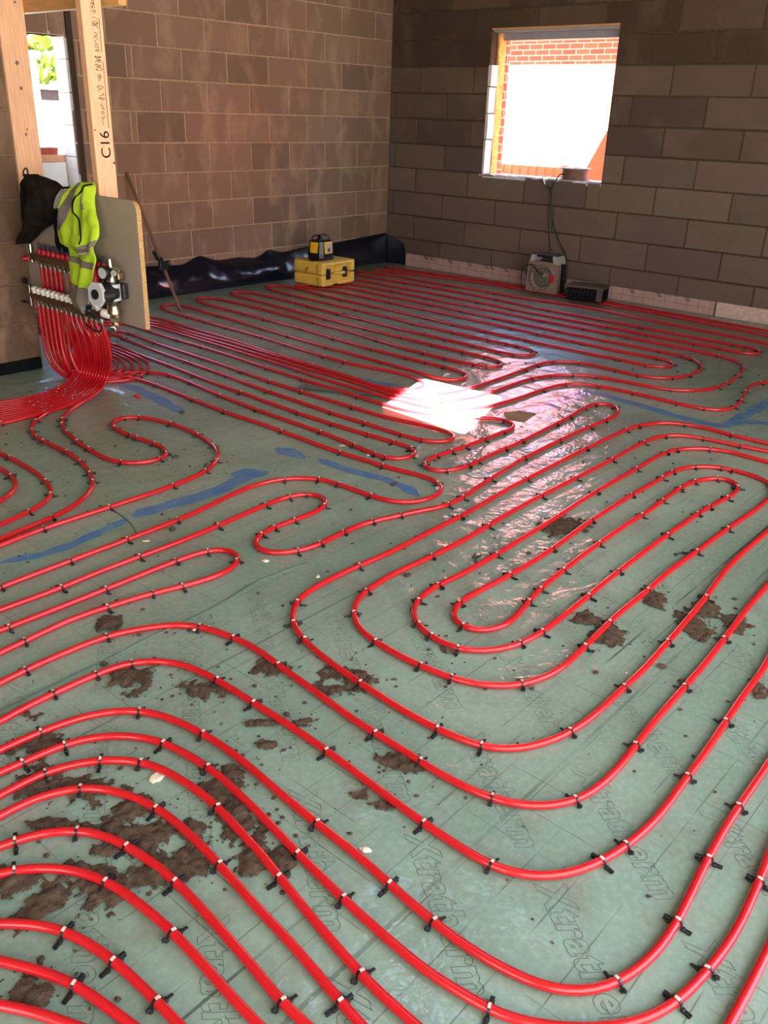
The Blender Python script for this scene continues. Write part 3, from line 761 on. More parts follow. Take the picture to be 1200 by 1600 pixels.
# ------------------------------------------------------------------ measured pipe runs: label, centre line, clip places
PIPES = {
 'Pa': ('red pipe making the smallest of the nested arcs round the muddy corner',
  [[-7.141,-4.786,0.011],[-6.901,-5.167,0.011],[-6.87,-5.216,0.011],[-6.844,-5.276,0.011],[-6.668,-5.69,0.011]],
  []),
 'Pb': ('red pipe just outside the smallest nested arc by the muddy corner',
  [[-7.081,-4.693,0.011],[-6.859,-5.084,0.011],[-6.828,-5.14,0.011],[-6.796,-5.215,0.011],[-6.783,-5.276,0.011],[-6.771,-5.356,0.011],[-6.705,-5.801,0.011]],
  [[-6.796,-5.215]]),
 'Pc': ('red pipe skirting the thickest patch of wet mud on its inner side',
  [[-7.116,-4.668,0.011],[-6.819,-5.007,0.011],[-6.779,-5.052,0.011],[-6.747,-5.108,0.011],[-6.729,-5.176,0.011],[-6.72,-5.232,0.011],[-6.715,-5.324,0.011],[-6.715,-5.391,0.011],[-6.715,-5.417,0.011],[-6.72,-5.867,0.011]],
  [[-6.72,-5.232],[-6.747,-5.108],[-6.715,-5.369]]),
 'Pd': ('red pipe arching directly over the thickest patch of wet mud',
  [[-7.149,-4.666,0.011],[-6.761,-4.892,0.011],[-6.726,-4.912,0.011],[-6.681,-4.956,0.011],[-6.644,-5.015,0.011],[-6.625,-5.077,0.011],[-6.615,-5.15,0.011],[-6.61,-5.255,0.011],[-6.615,-5.359,0.011],[-6.622,-5.457,0.011],[-6.624,-5.515,0.011],[-6.642,-5.964,0.011]],
  [[-6.631,-5.056],[-6.744,-4.902],[-6.61,-5.255]]),
 'Pe': ('red pipe arching second above the thickest patch of wet mud',
  [[-7.157,-4.694,0.011],[-6.726,-4.824,0.011],[-6.664,-4.843,0.011],[-6.595,-4.896,0.011],[-6.559,-4.96,0.011],[-6.543,-5.032,0.011],[-6.534,-5.114,0.011],[-6.535,-5.202,0.011],[-6.543,-5.299,0.011],[-6.55,-5.37,0.011],[-6.558,-5.44,0.011],[-6.569,-5.521,0.011],[-6.569,-5.579,0.011],[-6.575,-6.029,0.011]],
  [[-6.548,-5.008],[-6.705,-4.83],[-6.535,-5.18],[-6.595,-4.896],[-6.569,-5.521]]),
 'Pf': ('red pipe arching just below the large pale flat stone',
  [[-7.132,-4.716,0.011],[-6.683,-4.74,0.011],[-6.609,-4.744,0.011],[-6.515,-4.79,0.011],[-6.467,-4.859,0.011],[-6.436,-4.976,0.011],[-6.436,-5.093,0.011],[-6.445,-5.19,0.011],[-6.464,-5.332,0.011],[-6.474,-5.432,0.011],[-6.489,-5.534,0.011],[-6.499,-5.597,0.011],[-6.506,-5.649,0.011],[-6.562,-6.095,0.011]],
  [[-6.445,-5.19],[-6.515,-4.79],[-6.436,-4.976],[-6.499,-5.597]]),
 'Pg': ('red pipe arching just above the large pale flat stone',
  [[-7.101,-4.659,0.011],[-6.652,-4.68,0.011],[-6.539,-4.685,0.011],[-6.43,-4.742,0.011],[-6.365,-4.828,0.011],[-6.344,-4.931,0.011],[-6.341,-5.044,0.011],[-6.353,-5.135,0.011],[-6.365,-5.218,0.011],[-6.386,-5.325,0.011],[-6.407,-5.423,0.011],[-6.425,-5.525,0.011],[-6.436,-5.596,0.011],[-6.441,-5.666,0.011],[-6.443,-5.717,0.011],[-6.461,-6.166,0.011]],
  [[-6.539,-4.685],[-6.43,-4.742],[-6.378,-4.811],[-6.344,-5.067],[-6.386,-5.325],[-6.436,-5.596]]),
 'Ph': ('red pipe in the nested S bends whose turn dips out at the bottom edge',
  [[-7.062,-4.555,0.011],[-6.615,-4.608,0.011],[-6.566,-4.614,0.011],[-6.472,-4.624,0.011],[-6.406,-4.649,0.011],[-6.337,-4.709,0.011],[-6.295,-4.789,0.011],[-6.279,-4.888,0.011],[-6.275,-4.972,0.011],[-6.283,-5.065,0.011],[-6.29,-5.132,0.011],[-6.303,-5.216,0.011],[-6.314,-5.289,0.011],[-6.335,-5.451,0.011],[-6.346,-5.59,0.011],[-6.349,-5.67,0.011],[-6.342,-5.737,0.011],[-6.334,-5.795,0.011],[-6.321,-5.836,0.011],[-6.295,-5.884,0.011],[-6.262,-5.927,0.011],[-6.222,-5.967,0.011],[-6.185,-5.996,0.011],[-6.115,-6.029,0.011],[-5.988,-6.05,0.011],[-5.881,-6.055,0.011],[-5.746,-6.045,0.011],[-5.641,-6.033,0.011],[-5.194,-5.985,0.011]],
  [[-6.566,-4.614],[-6.472,-4.624],[-6.295,-4.789],[-6.276,-4.951],[-6.314,-5.289],[-6.335,-5.451],[-6.334,-5.795],[-5.988,-6.05],[-6.094,-6.032],[-5.725,-6.043]]),
 'Pi': ('red pipe with the nearest complete U turn, crossing the printed lettering',
  [[-7.026,-4.501,0.011],[-6.577,-4.533,0.011],[-6.476,-4.541,0.011],[-6.367,-4.566,0.011],[-6.279,-4.622,0.011],[-6.234,-4.696,0.011],[-6.208,-4.821,0.011],[-6.202,-4.937,0.011],[-6.209,-5.04,0.011],[-6.22,-5.162,0.011],[-6.228,-5.291,0.011],[-6.234,-5.404,0.011],[-6.244,-5.484,0.011],[-6.256,-5.615,0.011],[-6.257,-5.697,0.011],[-6.246,-5.786,0.011],[-6.23,-5.844,0.011],[-6.2,-5.892,0.011],[-6.16,-5.924,0.011],[-6.125,-5.94,0.011],[-6.053,-5.958,0.011],[-5.969,-5.962,0.011],[-5.899,-5.957,0.011],[-5.754,-5.941,0.011],[-5.629,-5.931,0.011],[-5.538,-5.928,0.011],[-5.334,-5.924,0.011],[-4.884,-5.913,0.011]],
  [[-6.476,-4.541],[-6.256,-4.659],[-6.207,-4.844],[-6.227,-5.27],[-5.538,-5.928],[-5.733,-5.939],[-6.244,-5.484],[-6.256,-5.615],[-5.946,-5.96],[-6.125,-5.94]]),
 'Pj': ('red pipe with the second nearest complete U turn',
  [[-6.971,-4.474,0.011],[-6.523,-4.429,0.011],[-6.445,-4.421,0.011],[-6.365,-4.42,0.011],[-6.246,-4.424,0.011],[-6.145,-4.447,0.011],[-6.071,-4.52,0.011],[-6.044,-4.609,0.011],[-6.036,-4.703,0.011],[-6.036,-4.825,0.011],[-6.036,-4.987,0.011],[-6.042,-5.135,0.011],[-6.053,-5.27,0.011],[-6.065,-5.428,0.011],[-6.067,-5.53,0.011],[-6.063,-5.611,0.011],[-6.049,-5.654,0.011],[-6.013,-5.708,0.011],[-5.956,-5.75,0.011],[-5.901,-5.773,0.011],[-5.808,-5.795,0.011],[-5.697,-5.805,0.011],[-5.544,-5.799,0.011],[-5.423,-5.794,0.011],[-5.262,-5.783,0.011],[-5.083,-5.771,0.011],[-4.946,-5.766,0.011],[-4.866,-5.757,0.011],[-4.419,-5.707,0.011]],
  [[-6.365,-4.42],[-6.246,-4.424],[-6.038,-4.679],[-6.036,-4.825],[-6.041,-5.114],[-6.065,-5.428],[-5.24,-5.782],[-5.524,-5.798],[-5.808,-5.795],[-5.901,-5.773],[-6.063,-5.611],[-6.145,-4.447]]),
 'Pk': ('red pipe with the third nearest U turn, running past two white stones',
  [[-6.892,-4.313,0.011],[-6.444,-4.274,0.011],[-6.373,-4.268,0.011],[-6.237,-4.268,0.011],[-6.113,-4.28,0.011],[-6.006,-4.326,0.011],[-5.93,-4.381,0.011],[-5.893,-4.446,0.011],[-5.866,-4.562,0.011],[-5.862,-4.641,0.011],[-5.874,-4.765,0.011],[-5.888,-4.899,0.011],[-5.896,-4.978,0.011],[-5.907,-5.089,0.011],[-5.908,-5.176,0.011],[-5.913,-5.298,0.011],[-5.914,-5.384,0.011],[-5.9,-5.49,0.011],[-5.879,-5.54,0.011],[-5.845,-5.592,0.011],[-5.772,-5.642,0.011],[-5.703,-5.658,0.011],[-5.601,-5.661,0.011],[-5.522,-5.655,0.011],[-5.394,-5.645,0.011],[-5.198,-5.637,0.011],[-5.061,-5.632,0.011],[-4.841,-5.618,0.011],[-4.613,-5.6,0.011],[-4.4,-5.591,0.011],[-3.95,-5.571,0.011]],
  [[-5.908,-5.154],[-5.913,-5.298],[-5.9,-5.49],[-5.772,-5.642],[-5.501,-5.653],[-5.175,-5.636],[-6.373,-4.268],[-6.113,-4.28],[-5.905,-4.424],[-5.866,-4.562],[-5.872,-4.744],[-4.841,-5.618]]),
 'Px': ('short red pipe run cutting the bottom right corner',
  [[-5.423,-6.098,0.011],[-5.873,-6.116,0.011],[-5.983,-6.12,0.011],[-6.073,-6.121,0.011],[-6.523,-6.125,0.011]],
  []),
 'Pl': ('outermost ring of the elongated red pipe spiral',
  [[-2.888,-5.865,0.011],[-2.928,-5.066,0.011],[-2.936,-4.91,0.011],[-2.926,-4.739,0.011],[-2.947,-4.635,0.011],[-3.014,-4.547,0.011],[-3.163,-4.478,0.011],[-3.303,-4.468,0.011],[-3.679,-4.465,0.011],[-4.194,-4.477,0.011],[-4.296,-4.48,0.011],[-4.637,-4.505,0.011],[-4.723,-4.507,0.011],[-4.907,-4.51,0.011],[-5.132,-4.514,0.011],[-5.307,-4.503,0.011],[-5.463,-4.504,0.011],[-5.57,-4.52,0.011],[-5.649,-4.57,0.011],[-5.705,-4.641,0.011],[-5.735,-4.717,0.011],[-5.763,-4.85,0.011],[-5.778,-4.993,0.011],[-5.789,-5.147,0.011],[-5.786,-5.265,0.011],[-5.773,-5.341,0.011],[-5.759,-5.384,0.011],[-5.722,-5.434,0.011],[-5.664,-5.472,0.011],[-5.573,-5.503,0.011],[-5.465,-5.515,0.011],[-5.307,-5.514,0.011],[-5.185,-5.514,0.011],[-5.017,-5.503,0.011],[-4.762,-5.483,0.011],[-4.636,-5.471,0.011],[-4.4,-5.443,0.011],[-4.22,-5.435,0.011],[-3.965,-5.435,0.011],[-3.165,-5.438,0.011]],
  [[-5.776,-4.973],[-5.787,-5.241],[-5.759,-5.384],[-5.287,-5.514],[-5.551,-5.505],[-5.59,-4.532],[-5.691,-4.623],[-5.728,-4.698],[-5.285,-4.504],[-4.701,-4.506],[-4.996,-5.501],[-4.636,-5.471],[-2.947,-4.635],[-3.144,-4.487],[-3.263,-4.471],[-3.658,-4.465],[-4.173,-4.477],[-2.935,-4.889]]),
 'Pn': ('long red pipe making the inner rings and tight middle turns of the elongated spiral',
  [[-3.215,-5.96,0.011],[-3.193,-5.16,0.011],[-3.19,-5.079,0.011],[-3.185,-4.975,0.011],[-3.232,-4.87,0.011],[-3.358,-4.775,0.011],[-3.464,-4.76,0.011],[-3.746,-4.761,0.011],[-4.111,-4.764,0.011],[-4.352,-4.776,0.011],[-4.448,-4.782,0.011],[-4.763,-4.792,0.011],[-4.892,-4.797,0.011],[-5.091,-4.795,0.011],[-5.215,-4.786,0.011],[-5.296,-4.796,0.011],[-5.352,-4.815,0.011],[-5.402,-4.854,0.011],[-5.44,-4.915,0.011],[-5.457,-4.977,0.011],[-5.457,-5.056,0.011],[-5.418,-5.119,0.011],[-5.335,-5.174,0.011],[-5.201,-5.194,0.011],[-5.061,-5.192,0.011],[-4.914,-5.186,0.011],[-4.705,-5.176,0.011],[-4.505,-5.171,0.011],[-4.287,-5.168,0.011],[-4.045,-5.17,0.011],[-3.96,-5.171,0.011],[-3.799,-5.185,0.011],[-3.685,-5.194,0.011],[-3.607,-5.181,0.011],[-3.553,-5.143,0.011],[-3.548,-5.091,0.011],[-3.577,-5.06,0.011],[-3.673,-5.014,0.011],[-3.806,-5.002,0.011],[-4.109,-5.014,0.011],[-4.223,-5.012,0.011],[-4.537,-5.017,0.011],[-4.818,-5.033,0.011],[-4.993,-5.049,0.011],[-5.106,-5.071,0.011],[-5.213,-5.092,0.011],[-5.261,-5.09,0.011],[-5.314,-5.068,0.011],[-5.346,-5.014,0.011],[-5.332,-4.963,0.011],[-5.301,-4.929,0.011],[-5.234,-4.907,0.011],[-5.089,-4.91,0.011],[-4.952,-4.918,0.011],[-4.719,-4.918,0.011],[-4.399,-4.896,0.011],[-4.235,-4.892,0.011],[-4.034,-4.888,0.011],[-3.769,-4.894,0.011],[-3.654,-4.893,0.011],[-3.522,-4.924,0.011],[-3.424,-5.032,0.011],[-3.412,-5.095,0.011],[-3.429,-5.216,0.011],[-3.448,-5.251,0.011],[-3.488,-5.281,0.011],[-3.542,-5.305,0.011],[-3.603,-5.319,0.011],[-3.643,-5.321,0.011],[-3.81,-5.323,0.011],[-4.075,-5.312,0.011],[-4.34,-5.308,0.011],[-4.538,-5.303,0.011],[-4.755,-5.311,0.011],[-4.908,-5.312,0.011],[-5.029,-5.319,0.011],[-5.212,-5.333,0.011],[-5.321,-5.339,0.011],[-5.405,-5.328,0.011],[-5.465,-5.305,0.011],[-5.499,-5.285,0.011],[-5.554,-5.217,0.011],[-5.582,-5.151,0.011],[-5.598,-5.032,0.011],[-5.601,-4.988,0.011],[-5.595,-4.889,0.011],[-5.582,-4.808,0.011],[-5.541,-4.732,0.011],[-5.487,-4.681,0.011],[-5.423,-4.65,0.011],[-5.334,-4.635,0.011],[-5.242,-4.629,0.011],[-5.068,-4.639,0.011],[-4.876,-4.643,0.011],[-4.702,-4.635,0.011],[-4.513,-4.625,0.011],[-4.318,-4.621,0.011],[-4.028,-4.623,0.011],[-3.711,-4.625,0.011],[-3.397,-4.62,0.011],[-3.213,-4.642,0.011],[-3.124,-4.714,0.011],[-3.09,-4.809,0.011],[-3.066,-4.992,0.011],[-3.041,-5.106,0.011],[-2.87,-5.888,0.011]],
  [[-5.582,-5.151],[-5.465,-5.305],[-5.401,-4.646],[-5.523,-4.715],[-5.592,-4.869],[-5.598,-5.032],[-5.047,-4.639],[-4.681,-4.634],[-5.324,-4.806],[-5.427,-4.895],[-5.451,-4.956],[-5.457,-5.056],[-5.194,-4.787],[-5.234,-4.907],[-5.339,-4.989],[-4.87,-4.796],[-4.975,-4.917],[-5.313,-5.177],[-5.201,-5.194],[-4.893,-5.185],[-4.685,-5.176],[-4.267,-5.168],[-4.002,-5.171],[-5.083,-5.067],[-4.971,-5.047],[-4.798,-5.032],[-4.516,-5.017],[-4.177,-5.013],[-4.699,-4.917],[-4.378,-4.896],[-5.192,-5.331],[-5.009,-5.318],[-4.733,-5.31],[-4.32,-5.308],[-4.055,-5.313],[-3.09,-4.809],[-3.195,-4.656],[-3.377,-4.622],[-3.69,-4.625],[-4.007,-4.623],[-4.297,-4.621],[-3.066,-4.992],[-3.223,-4.891],[-3.358,-4.775],[-3.422,-4.766],[-3.726,-4.761],[-4.091,-4.764],[-3.412,-5.095],[-3.424,-5.032],[-3.508,-4.939],[-3.632,-4.898],[-3.746,-4.894],[-4.014,-4.888],[-3.577,-5.06],[-3.673,-5.014],[-3.806,-5.002],[-3.988,-5.009],[-3.753,-5.189],[-3.607,-5.181],[-3.9,-5.176]]),
 'Pr': ('red pipe with the narrow hairpin beside the film overlap',
  [[-6.823,-4.168,0.011],[-6.374,-4.138,0.011],[-6.309,-4.133,0.011],[-6.142,-4.12,0.011],[-6.014,-4.135,0.011],[-5.888,-4.159,0.011],[-5.773,-4.194,0.011],[-5.676,-4.214,0.011],[-5.589,-4.207,0.011],[-5.534,-4.178,0.011],[-5.508,-4.132,0.011],[-5.519,-4.079,0.011],[-5.577,-4.046,0.011],[-5.703,-4.032,0.011],[-5.961,-4.032,0.011],[-6.113,-4.032,0.011],[-6.317,-4.026,0.011],[-6.767,-4.012,0.011]],
  [[-5.577,-4.046],[-5.534,-4.178],[-5.773,-4.194],[-5.888,-4.159],[-6.014,-4.135],[-6.309,-4.133],[-5.703,-4.032],[-5.961,-4.032],[-6.297,-4.027]]),
 'Ps': ('long red pipe with a hairpin at each end, threading past the sunlit patch',
  [[-6.71,-3.899,0.011],[-6.26,-3.915,0.011],[-6.078,-3.922,0.011],[-5.927,-3.915,0.011],[-5.76,-3.916,0.011],[-5.629,-3.919,0.011],[-5.434,-3.912,0.011],[-5.208,-3.895,0.011],[-5.06,-3.892,0.011],[-4.957,-3.932,0.011],[-4.941,-3.989,0.011],[-4.961,-4.037,0.011],[-5.008,-4.069,0.011],[-5.064,-4.078,0.011],[-5.175,-4.076,0.011],[-5.267,-4.07,0.011],[-5.334,-4.075,0.011],[-5.394,-4.104,0.011],[-5.428,-4.145,0.011],[-5.425,-4.211,0.011],[-5.357,-4.268,0.011],[-5.26,-4.289,0.011],[-5.133,-4.283,0.011],[-5.007,-4.288,0.011],[-4.878,-4.326,0.011],[-4.784,-4.356,0.011],[-4.676,-4.398,0.011],[-4.556,-4.402,0.011],[-4.309,-4.367,0.011],[-4.086,-4.339,0.011],[-4.0,-4.328,0.011],[-3.664,-4.316,0.011],[-3.395,-4.313,0.011],[-3.209,-4.319,0.011],[-3.074,-4.319,0.011],[-2.991,-4.291,0.011],[-2.924,-4.229,0.011],[-2.939,-4.161,0.011],[-3.027,-4.133,0.011],[-3.297,-4.158,0.011],[-3.468,-4.17,0.011],[-3.792,-4.19,0.011],[-3.872,-4.195,0.011],[-3.986,-4.191,0.011],[-4.172,-4.2,0.011],[-4.253,-4.201,0.011],[-4.364,-4.165,0.011],[-4.394,-4.118,0.011],[-4.382,-4.074,0.011],[-4.329,-4.034,0.011],[-4.249,-4.025,0.011],[-4.168,-4.032,0.011],[-4.054,-4.043,0.011],[-3.902,-4.046,0.011],[-3.765,-4.049,0.011],[-3.654,-4.051,0.011],[-3.603,-4.03,0.011],[-3.577,-3.989,0.011],[-3.582,-3.922,0.011],[-3.606,-3.871,0.011],[-3.647,-3.827,0.011],[-3.701,-3.76,0.011],[-3.796,-3.599,0.011],[-3.824,-3.447,0.011],[-3.824,-3.343,0.011],[-3.819,-3.17,0.011],[-3.806,-2.734,0.011],[-3.792,-2.401,0.011],[-3.769,-2.126,0.011],[-3.751,-1.724,0.011],[-3.752,-1.481,0.011],[-3.751,-1.18,0.011],[-3.74,-0.765,0.011],[-3.83,-0.75,0.011],[-3.95,-0.62,0.011],[-4.111,-1.081,0.011],[-4.161,-1.201,0.011],[-4.183,-1.45,0.011],[-4.188,-1.497,0.011],[-4.192,-1.544,0.011],[-4.209,-1.699,0.011],[-4.248,-1.808,0.011],[-4.327,-1.914,0.011],[-4.434,-2.005,0.011],[-4.522,-2.033,0.011],[-4.696,-1.942,0.011],[-4.762,-1.774,0.011],[-4.785,-1.655,0.07],[-4.8,-1.633,0.15],[-4.8,-1.627,0.24],[-4.8,-1.625,0.365],[-4.8,-1.625,0.425]],
  [[-6.056,-3.921],[-5.76,-3.916],[-5.413,-3.91],[-5.239,-4.288],[-5.112,-4.284],[-4.986,-4.294],[-4.854,-4.333],[-5.357,-4.268],[-5.175,-4.076],[-5.267,-4.07],[-5.354,-4.085],[-3.187,-4.319],[-3.354,-4.314],[-3.643,-4.316],[-3.979,-4.327],[-2.941,-4.245],[-2.983,-4.147],[-3.089,-4.139],[-3.276,-4.156],[-3.425,-4.167],[-3.772,-4.189],[-4.456,-2.012],[-4.347,-4.047],[-4.229,-4.027],[-4.145,-4.034],[-4.032,-4.043],[-3.879,-4.046],[-3.743,-4.049],[-4.342,-4.172],[-4.233,-4.201],[-4.151,-4.199],[-3.94,-4.193],[-3.58,-3.944],[-4.535,-4.399],[-4.289,-4.364],[-4.636,-4.399],[-5.039,-3.9],[-4.957,-3.932],[-5.166,-3.894],[-5.008,-4.069],[-3.752,-1.461],[-3.751,-1.704],[-3.79,-2.38],[-3.804,-2.692],[-3.818,-3.149]]),
 'Pv': ('red pipe with its turn at the near tip of the sunlit patch',
  [[-4.755,-1.672,0.629],[-4.755,-1.672,0.569],[-4.755,-1.672,0.479],[-4.755,-1.672,0.405],[-4.755,-1.674,0.24],[-4.755,-1.68,0.15],[-4.56,-1.5,0.06],[-4.4,-1.52,0.011],[-3.976,-0.984,0.011],[-4.001,-1.233,0.011],[-4.029,-1.557,0.011],[-4.056,-1.982,0.011],[-4.081,-2.391,0.011],[-4.105,-2.631,0.011],[-4.112,-2.762,0.011],[-4.123,-3.076,0.011],[-4.132,-3.274,0.011],[-4.13,-3.522,0.011],[-4.132,-3.743,0.011],[-4.121,-3.861,0.011],[-4.074,-3.933,0.011],[-4.016,-3.953,0.011],[-3.968,-3.941,0.011],[-3.939,-3.899,0.011],[-3.927,-3.818,0.011],[-3.941,-3.716,0.011],[-3.978,-3.509,0.011],[-3.984,-3.431,0.011],[-3.982,-3.288,0.011],[-3.983,-2.932,0.011],[-3.977,-2.661,0.011],[-3.957,-2.37,0.011],[-3.935,-2.058,0.011],[-3.913,-1.45,0.011],[-3.887,-1.138,0.011],[-3.874,-0.997,0.011],[-3.95,-0.95,0.011],[-4.1,-0.8,0.011],[-4.149,-1.081,0.011],[-4.199,-1.201,0.011],[-4.221,-1.45,0.011],[-4.224,-1.481,0.011],[-4.227,-1.512,0.011],[-4.243,-1.668,0.011],[-4.279,-1.773,0.011],[-4.353,-1.874,0.011],[-4.453,-1.957,0.011],[-4.538,-1.981,0.011],[-4.676,-1.918,0.011],[-4.733,-1.753,0.011],[-4.785,-1.702,0.07],[-4.8,-1.68,0.15],[-4.8,-1.674,0.24],[-4.8,-1.672,0.365],[-4.8,-1.672,0.425]],
  [[-4.079,-2.35],[-4.131,-3.252],[-4.13,-3.501],[-4.132,-3.723],[-4.123,-3.837],[-3.982,-2.89],[-4.111,-2.74],[-3.982,-3.267],[-3.881,-1.078],[-3.91,-1.408],[-4.053,-1.942],[-3.954,-2.328],[-3.997,-1.192],[-3.974,-2.619]]),
 'B4': ('lowest red pipe of the tight bundle, rising to an S bend past the patch',
  [[-4.8,-1.72,0.425],[-4.8,-1.72,0.365],[-4.8,-1.722,0.24],[-4.8,-1.728,0.15],[-4.785,-1.75,0.07],[-4.705,-1.732,0.011],[-4.656,-1.893,0.011],[-4.555,-1.929,0.011],[-4.473,-1.909,0.011],[-4.379,-1.834,0.011],[-4.31,-1.739,0.011],[-4.277,-1.637,0.011],[-4.261,-1.481,0.011],[-4.26,-1.465,0.011],[-4.259,-1.45,0.011],[-4.236,-1.201,0.011],[-4.136,-0.499,0.011],[-3.934,-0.519,0.011],[-3.754,-0.749,0.011],[-3.634,-0.969,0.011],[-3.629,-1.113,0.011],[-3.638,-1.485,0.011],[-3.648,-1.766,0.011],[-3.667,-2.237,0.011],[-3.684,-2.509,0.011],[-3.711,-2.797,0.011],[-3.713,-3.052,0.011],[-3.712,-3.291,0.011],[-3.716,-3.409,0.011],[-3.706,-3.512,0.011],[-3.668,-3.609,0.011],[-3.607,-3.682,0.011],[-3.522,-3.732,0.011],[-3.409,-3.761,0.011],[-3.147,-3.782,0.011],[-2.993,-3.782,0.011],[-2.818,-3.795,0.011],[-2.685,-3.853,0.011],[-2.637,-3.975,0.011],[-2.615,-4.209,0.011],[-2.619,-4.447,0.011],[-2.604,-4.618,0.011],[-2.561,-4.686,0.011],[-2.467,-4.711,0.011],[-2.329,-4.699,0.011],[-2.125,-4.647,0.011],[-1.965,-4.611,0.011],[-1.857,-4.615,0.011],[-1.78,-4.657,0.011],[-1.383,-4.868,0.011]],
  [[-2.637,-3.975],[-2.617,-4.188],[-2.619,-4.447],[-2.606,-4.597],[-2.444,-4.709],[-2.288,-4.689],[-2.105,-4.643],[-1.838,-4.626],[-2.949,-3.785],[-2.761,-3.82]]),
 'B3': ('red pipe leaving the bundle for the widest loop along the side wall',
  [[-4.8,-1.768,0.425],[-4.8,-1.768,0.365],[-4.8,-1.77,0.24],[-4.8,-1.776,0.15],[-4.785,-1.798,0.07],[-4.675,-1.71,0.011],[-4.637,-1.868,0.011],[-4.571,-1.877,0.011],[-4.493,-1.861,0.011],[-4.405,-1.795,0.011],[-4.341,-1.704,0.011],[-4.311,-1.606,0.011],[-4.296,-1.45,0.011],[-4.296,-1.45,0.011],[-4.296,-1.45,0.011],[-4.274,-1.201,0.011],[-4.152,-0.43,0.011],[-3.908,-0.45,0.011],[-3.706,-0.68,0.011],[-3.586,-0.9,0.011],[-3.589,-1.379,0.011],[-3.599,-1.927,0.011],[-3.612,-2.307,0.011],[-3.622,-2.6,0.011],[-3.626,-2.869,0.011],[-3.641,-3.085,0.011],[-3.653,-3.24,0.011],[-3.641,-3.378,0.011],[-3.579,-3.499,0.011],[-3.463,-3.581,0.011],[-3.365,-3.61,0.011],[-3.281,-3.611,0.011],[-3.028,-3.604,0.011],[-2.823,-3.604,0.011],[-2.68,-3.639,0.011],[-2.531,-3.737,0.011],[-2.456,-3.853,0.011],[-2.424,-4.13,0.011],[-2.399,-4.288,0.011],[-2.315,-4.403,0.011],[-2.181,-4.474,0.011],[-2.048,-4.489,0.011],[-1.788,-4.47,0.011],[-1.582,-4.434,0.011],[-1.453,-4.363,0.011],[-1.385,-4.261,0.011],[-1.351,-4.076,0.011],[-1.332,-3.803,0.011],[-1.331,-3.514,0.011],[-1.323,-2.998,0.011],[-1.322,-2.725,0.011],[-1.307,-2.466,0.011],[-1.303,-2.068,0.011],[-1.301,-1.637,0.011],[-1.285,-1.403,0.011],[-1.29,-1.232,0.011],[-1.285,-0.925,0.011],[-1.295,-0.745,0.011],[-1.45,-0.5,0.011],[-1.52,-0.42,0.011],[-1.42,-0.36,0.011],[-1.118,-0.588,0.011],[-1.108,-1.061,0.011],[-1.095,-1.245,0.011],[-1.093,-1.709,0.011],[-1.101,-2.032,0.011],[-1.122,-2.391,0.011],[-1.133,-2.606,0.011],[-1.13,-3.263,0.011],[-1.153,-3.586,0.011],[-1.151,-3.935,0.011],[-1.15,-4.115,0.011],[-1.157,-4.283,0.011],[-1.099,-4.357,0.011],[-1.043,-4.352,0.011],[-0.98,-4.3,0.011],[-0.964,-4.232,0.011],[-0.967,-4.124,0.011],[-0.963,-3.897,0.011],[-0.945,-3.443,0.011],[-0.931,-3.075,0.011],[-0.928,-2.476,0.011],[-0.89,-2.107,0.011],[-0.869,-1.742,0.011],[-0.855,-1.404,0.011],[-0.868,-1.055,0.011],[-0.889,-0.72,0.011],[-0.878,-0.371,0.011]],
  [[-1.564,-4.424],[-1.767,-4.466],[-2.008,-4.486],[-2.137,-4.479],[-0.945,-3.443],[-0.965,-4.21],[-1.011,-4.326],[-2.456,-3.853],[-2.531,-3.737],[-2.782,-3.614],[-2.661,-3.651],[-1.37,-4.179],[-2.387,-4.304],[-1.29,-1.212],[-0.872,-0.992],[-0.867,-1.7],[-0.888,-2.066],[-0.929,-2.6],[-1.093,-1.689],[-1.1,-1.992],[-1.12,-2.349],[-1.298,-1.594],[-1.303,-2.027],[-1.307,-2.445],[-1.322,-2.767],[-0.931,-3.054],[-0.943,-3.402],[-1.13,-3.222],[-1.152,-3.566],[-1.325,-3.142],[-1.331,-3.493],[-1.151,-3.914],[-1.15,-4.095],[-0.967,-4.124]]),
 'B2': ('red pipe leaving the bundle for the middle loop toward the wall',
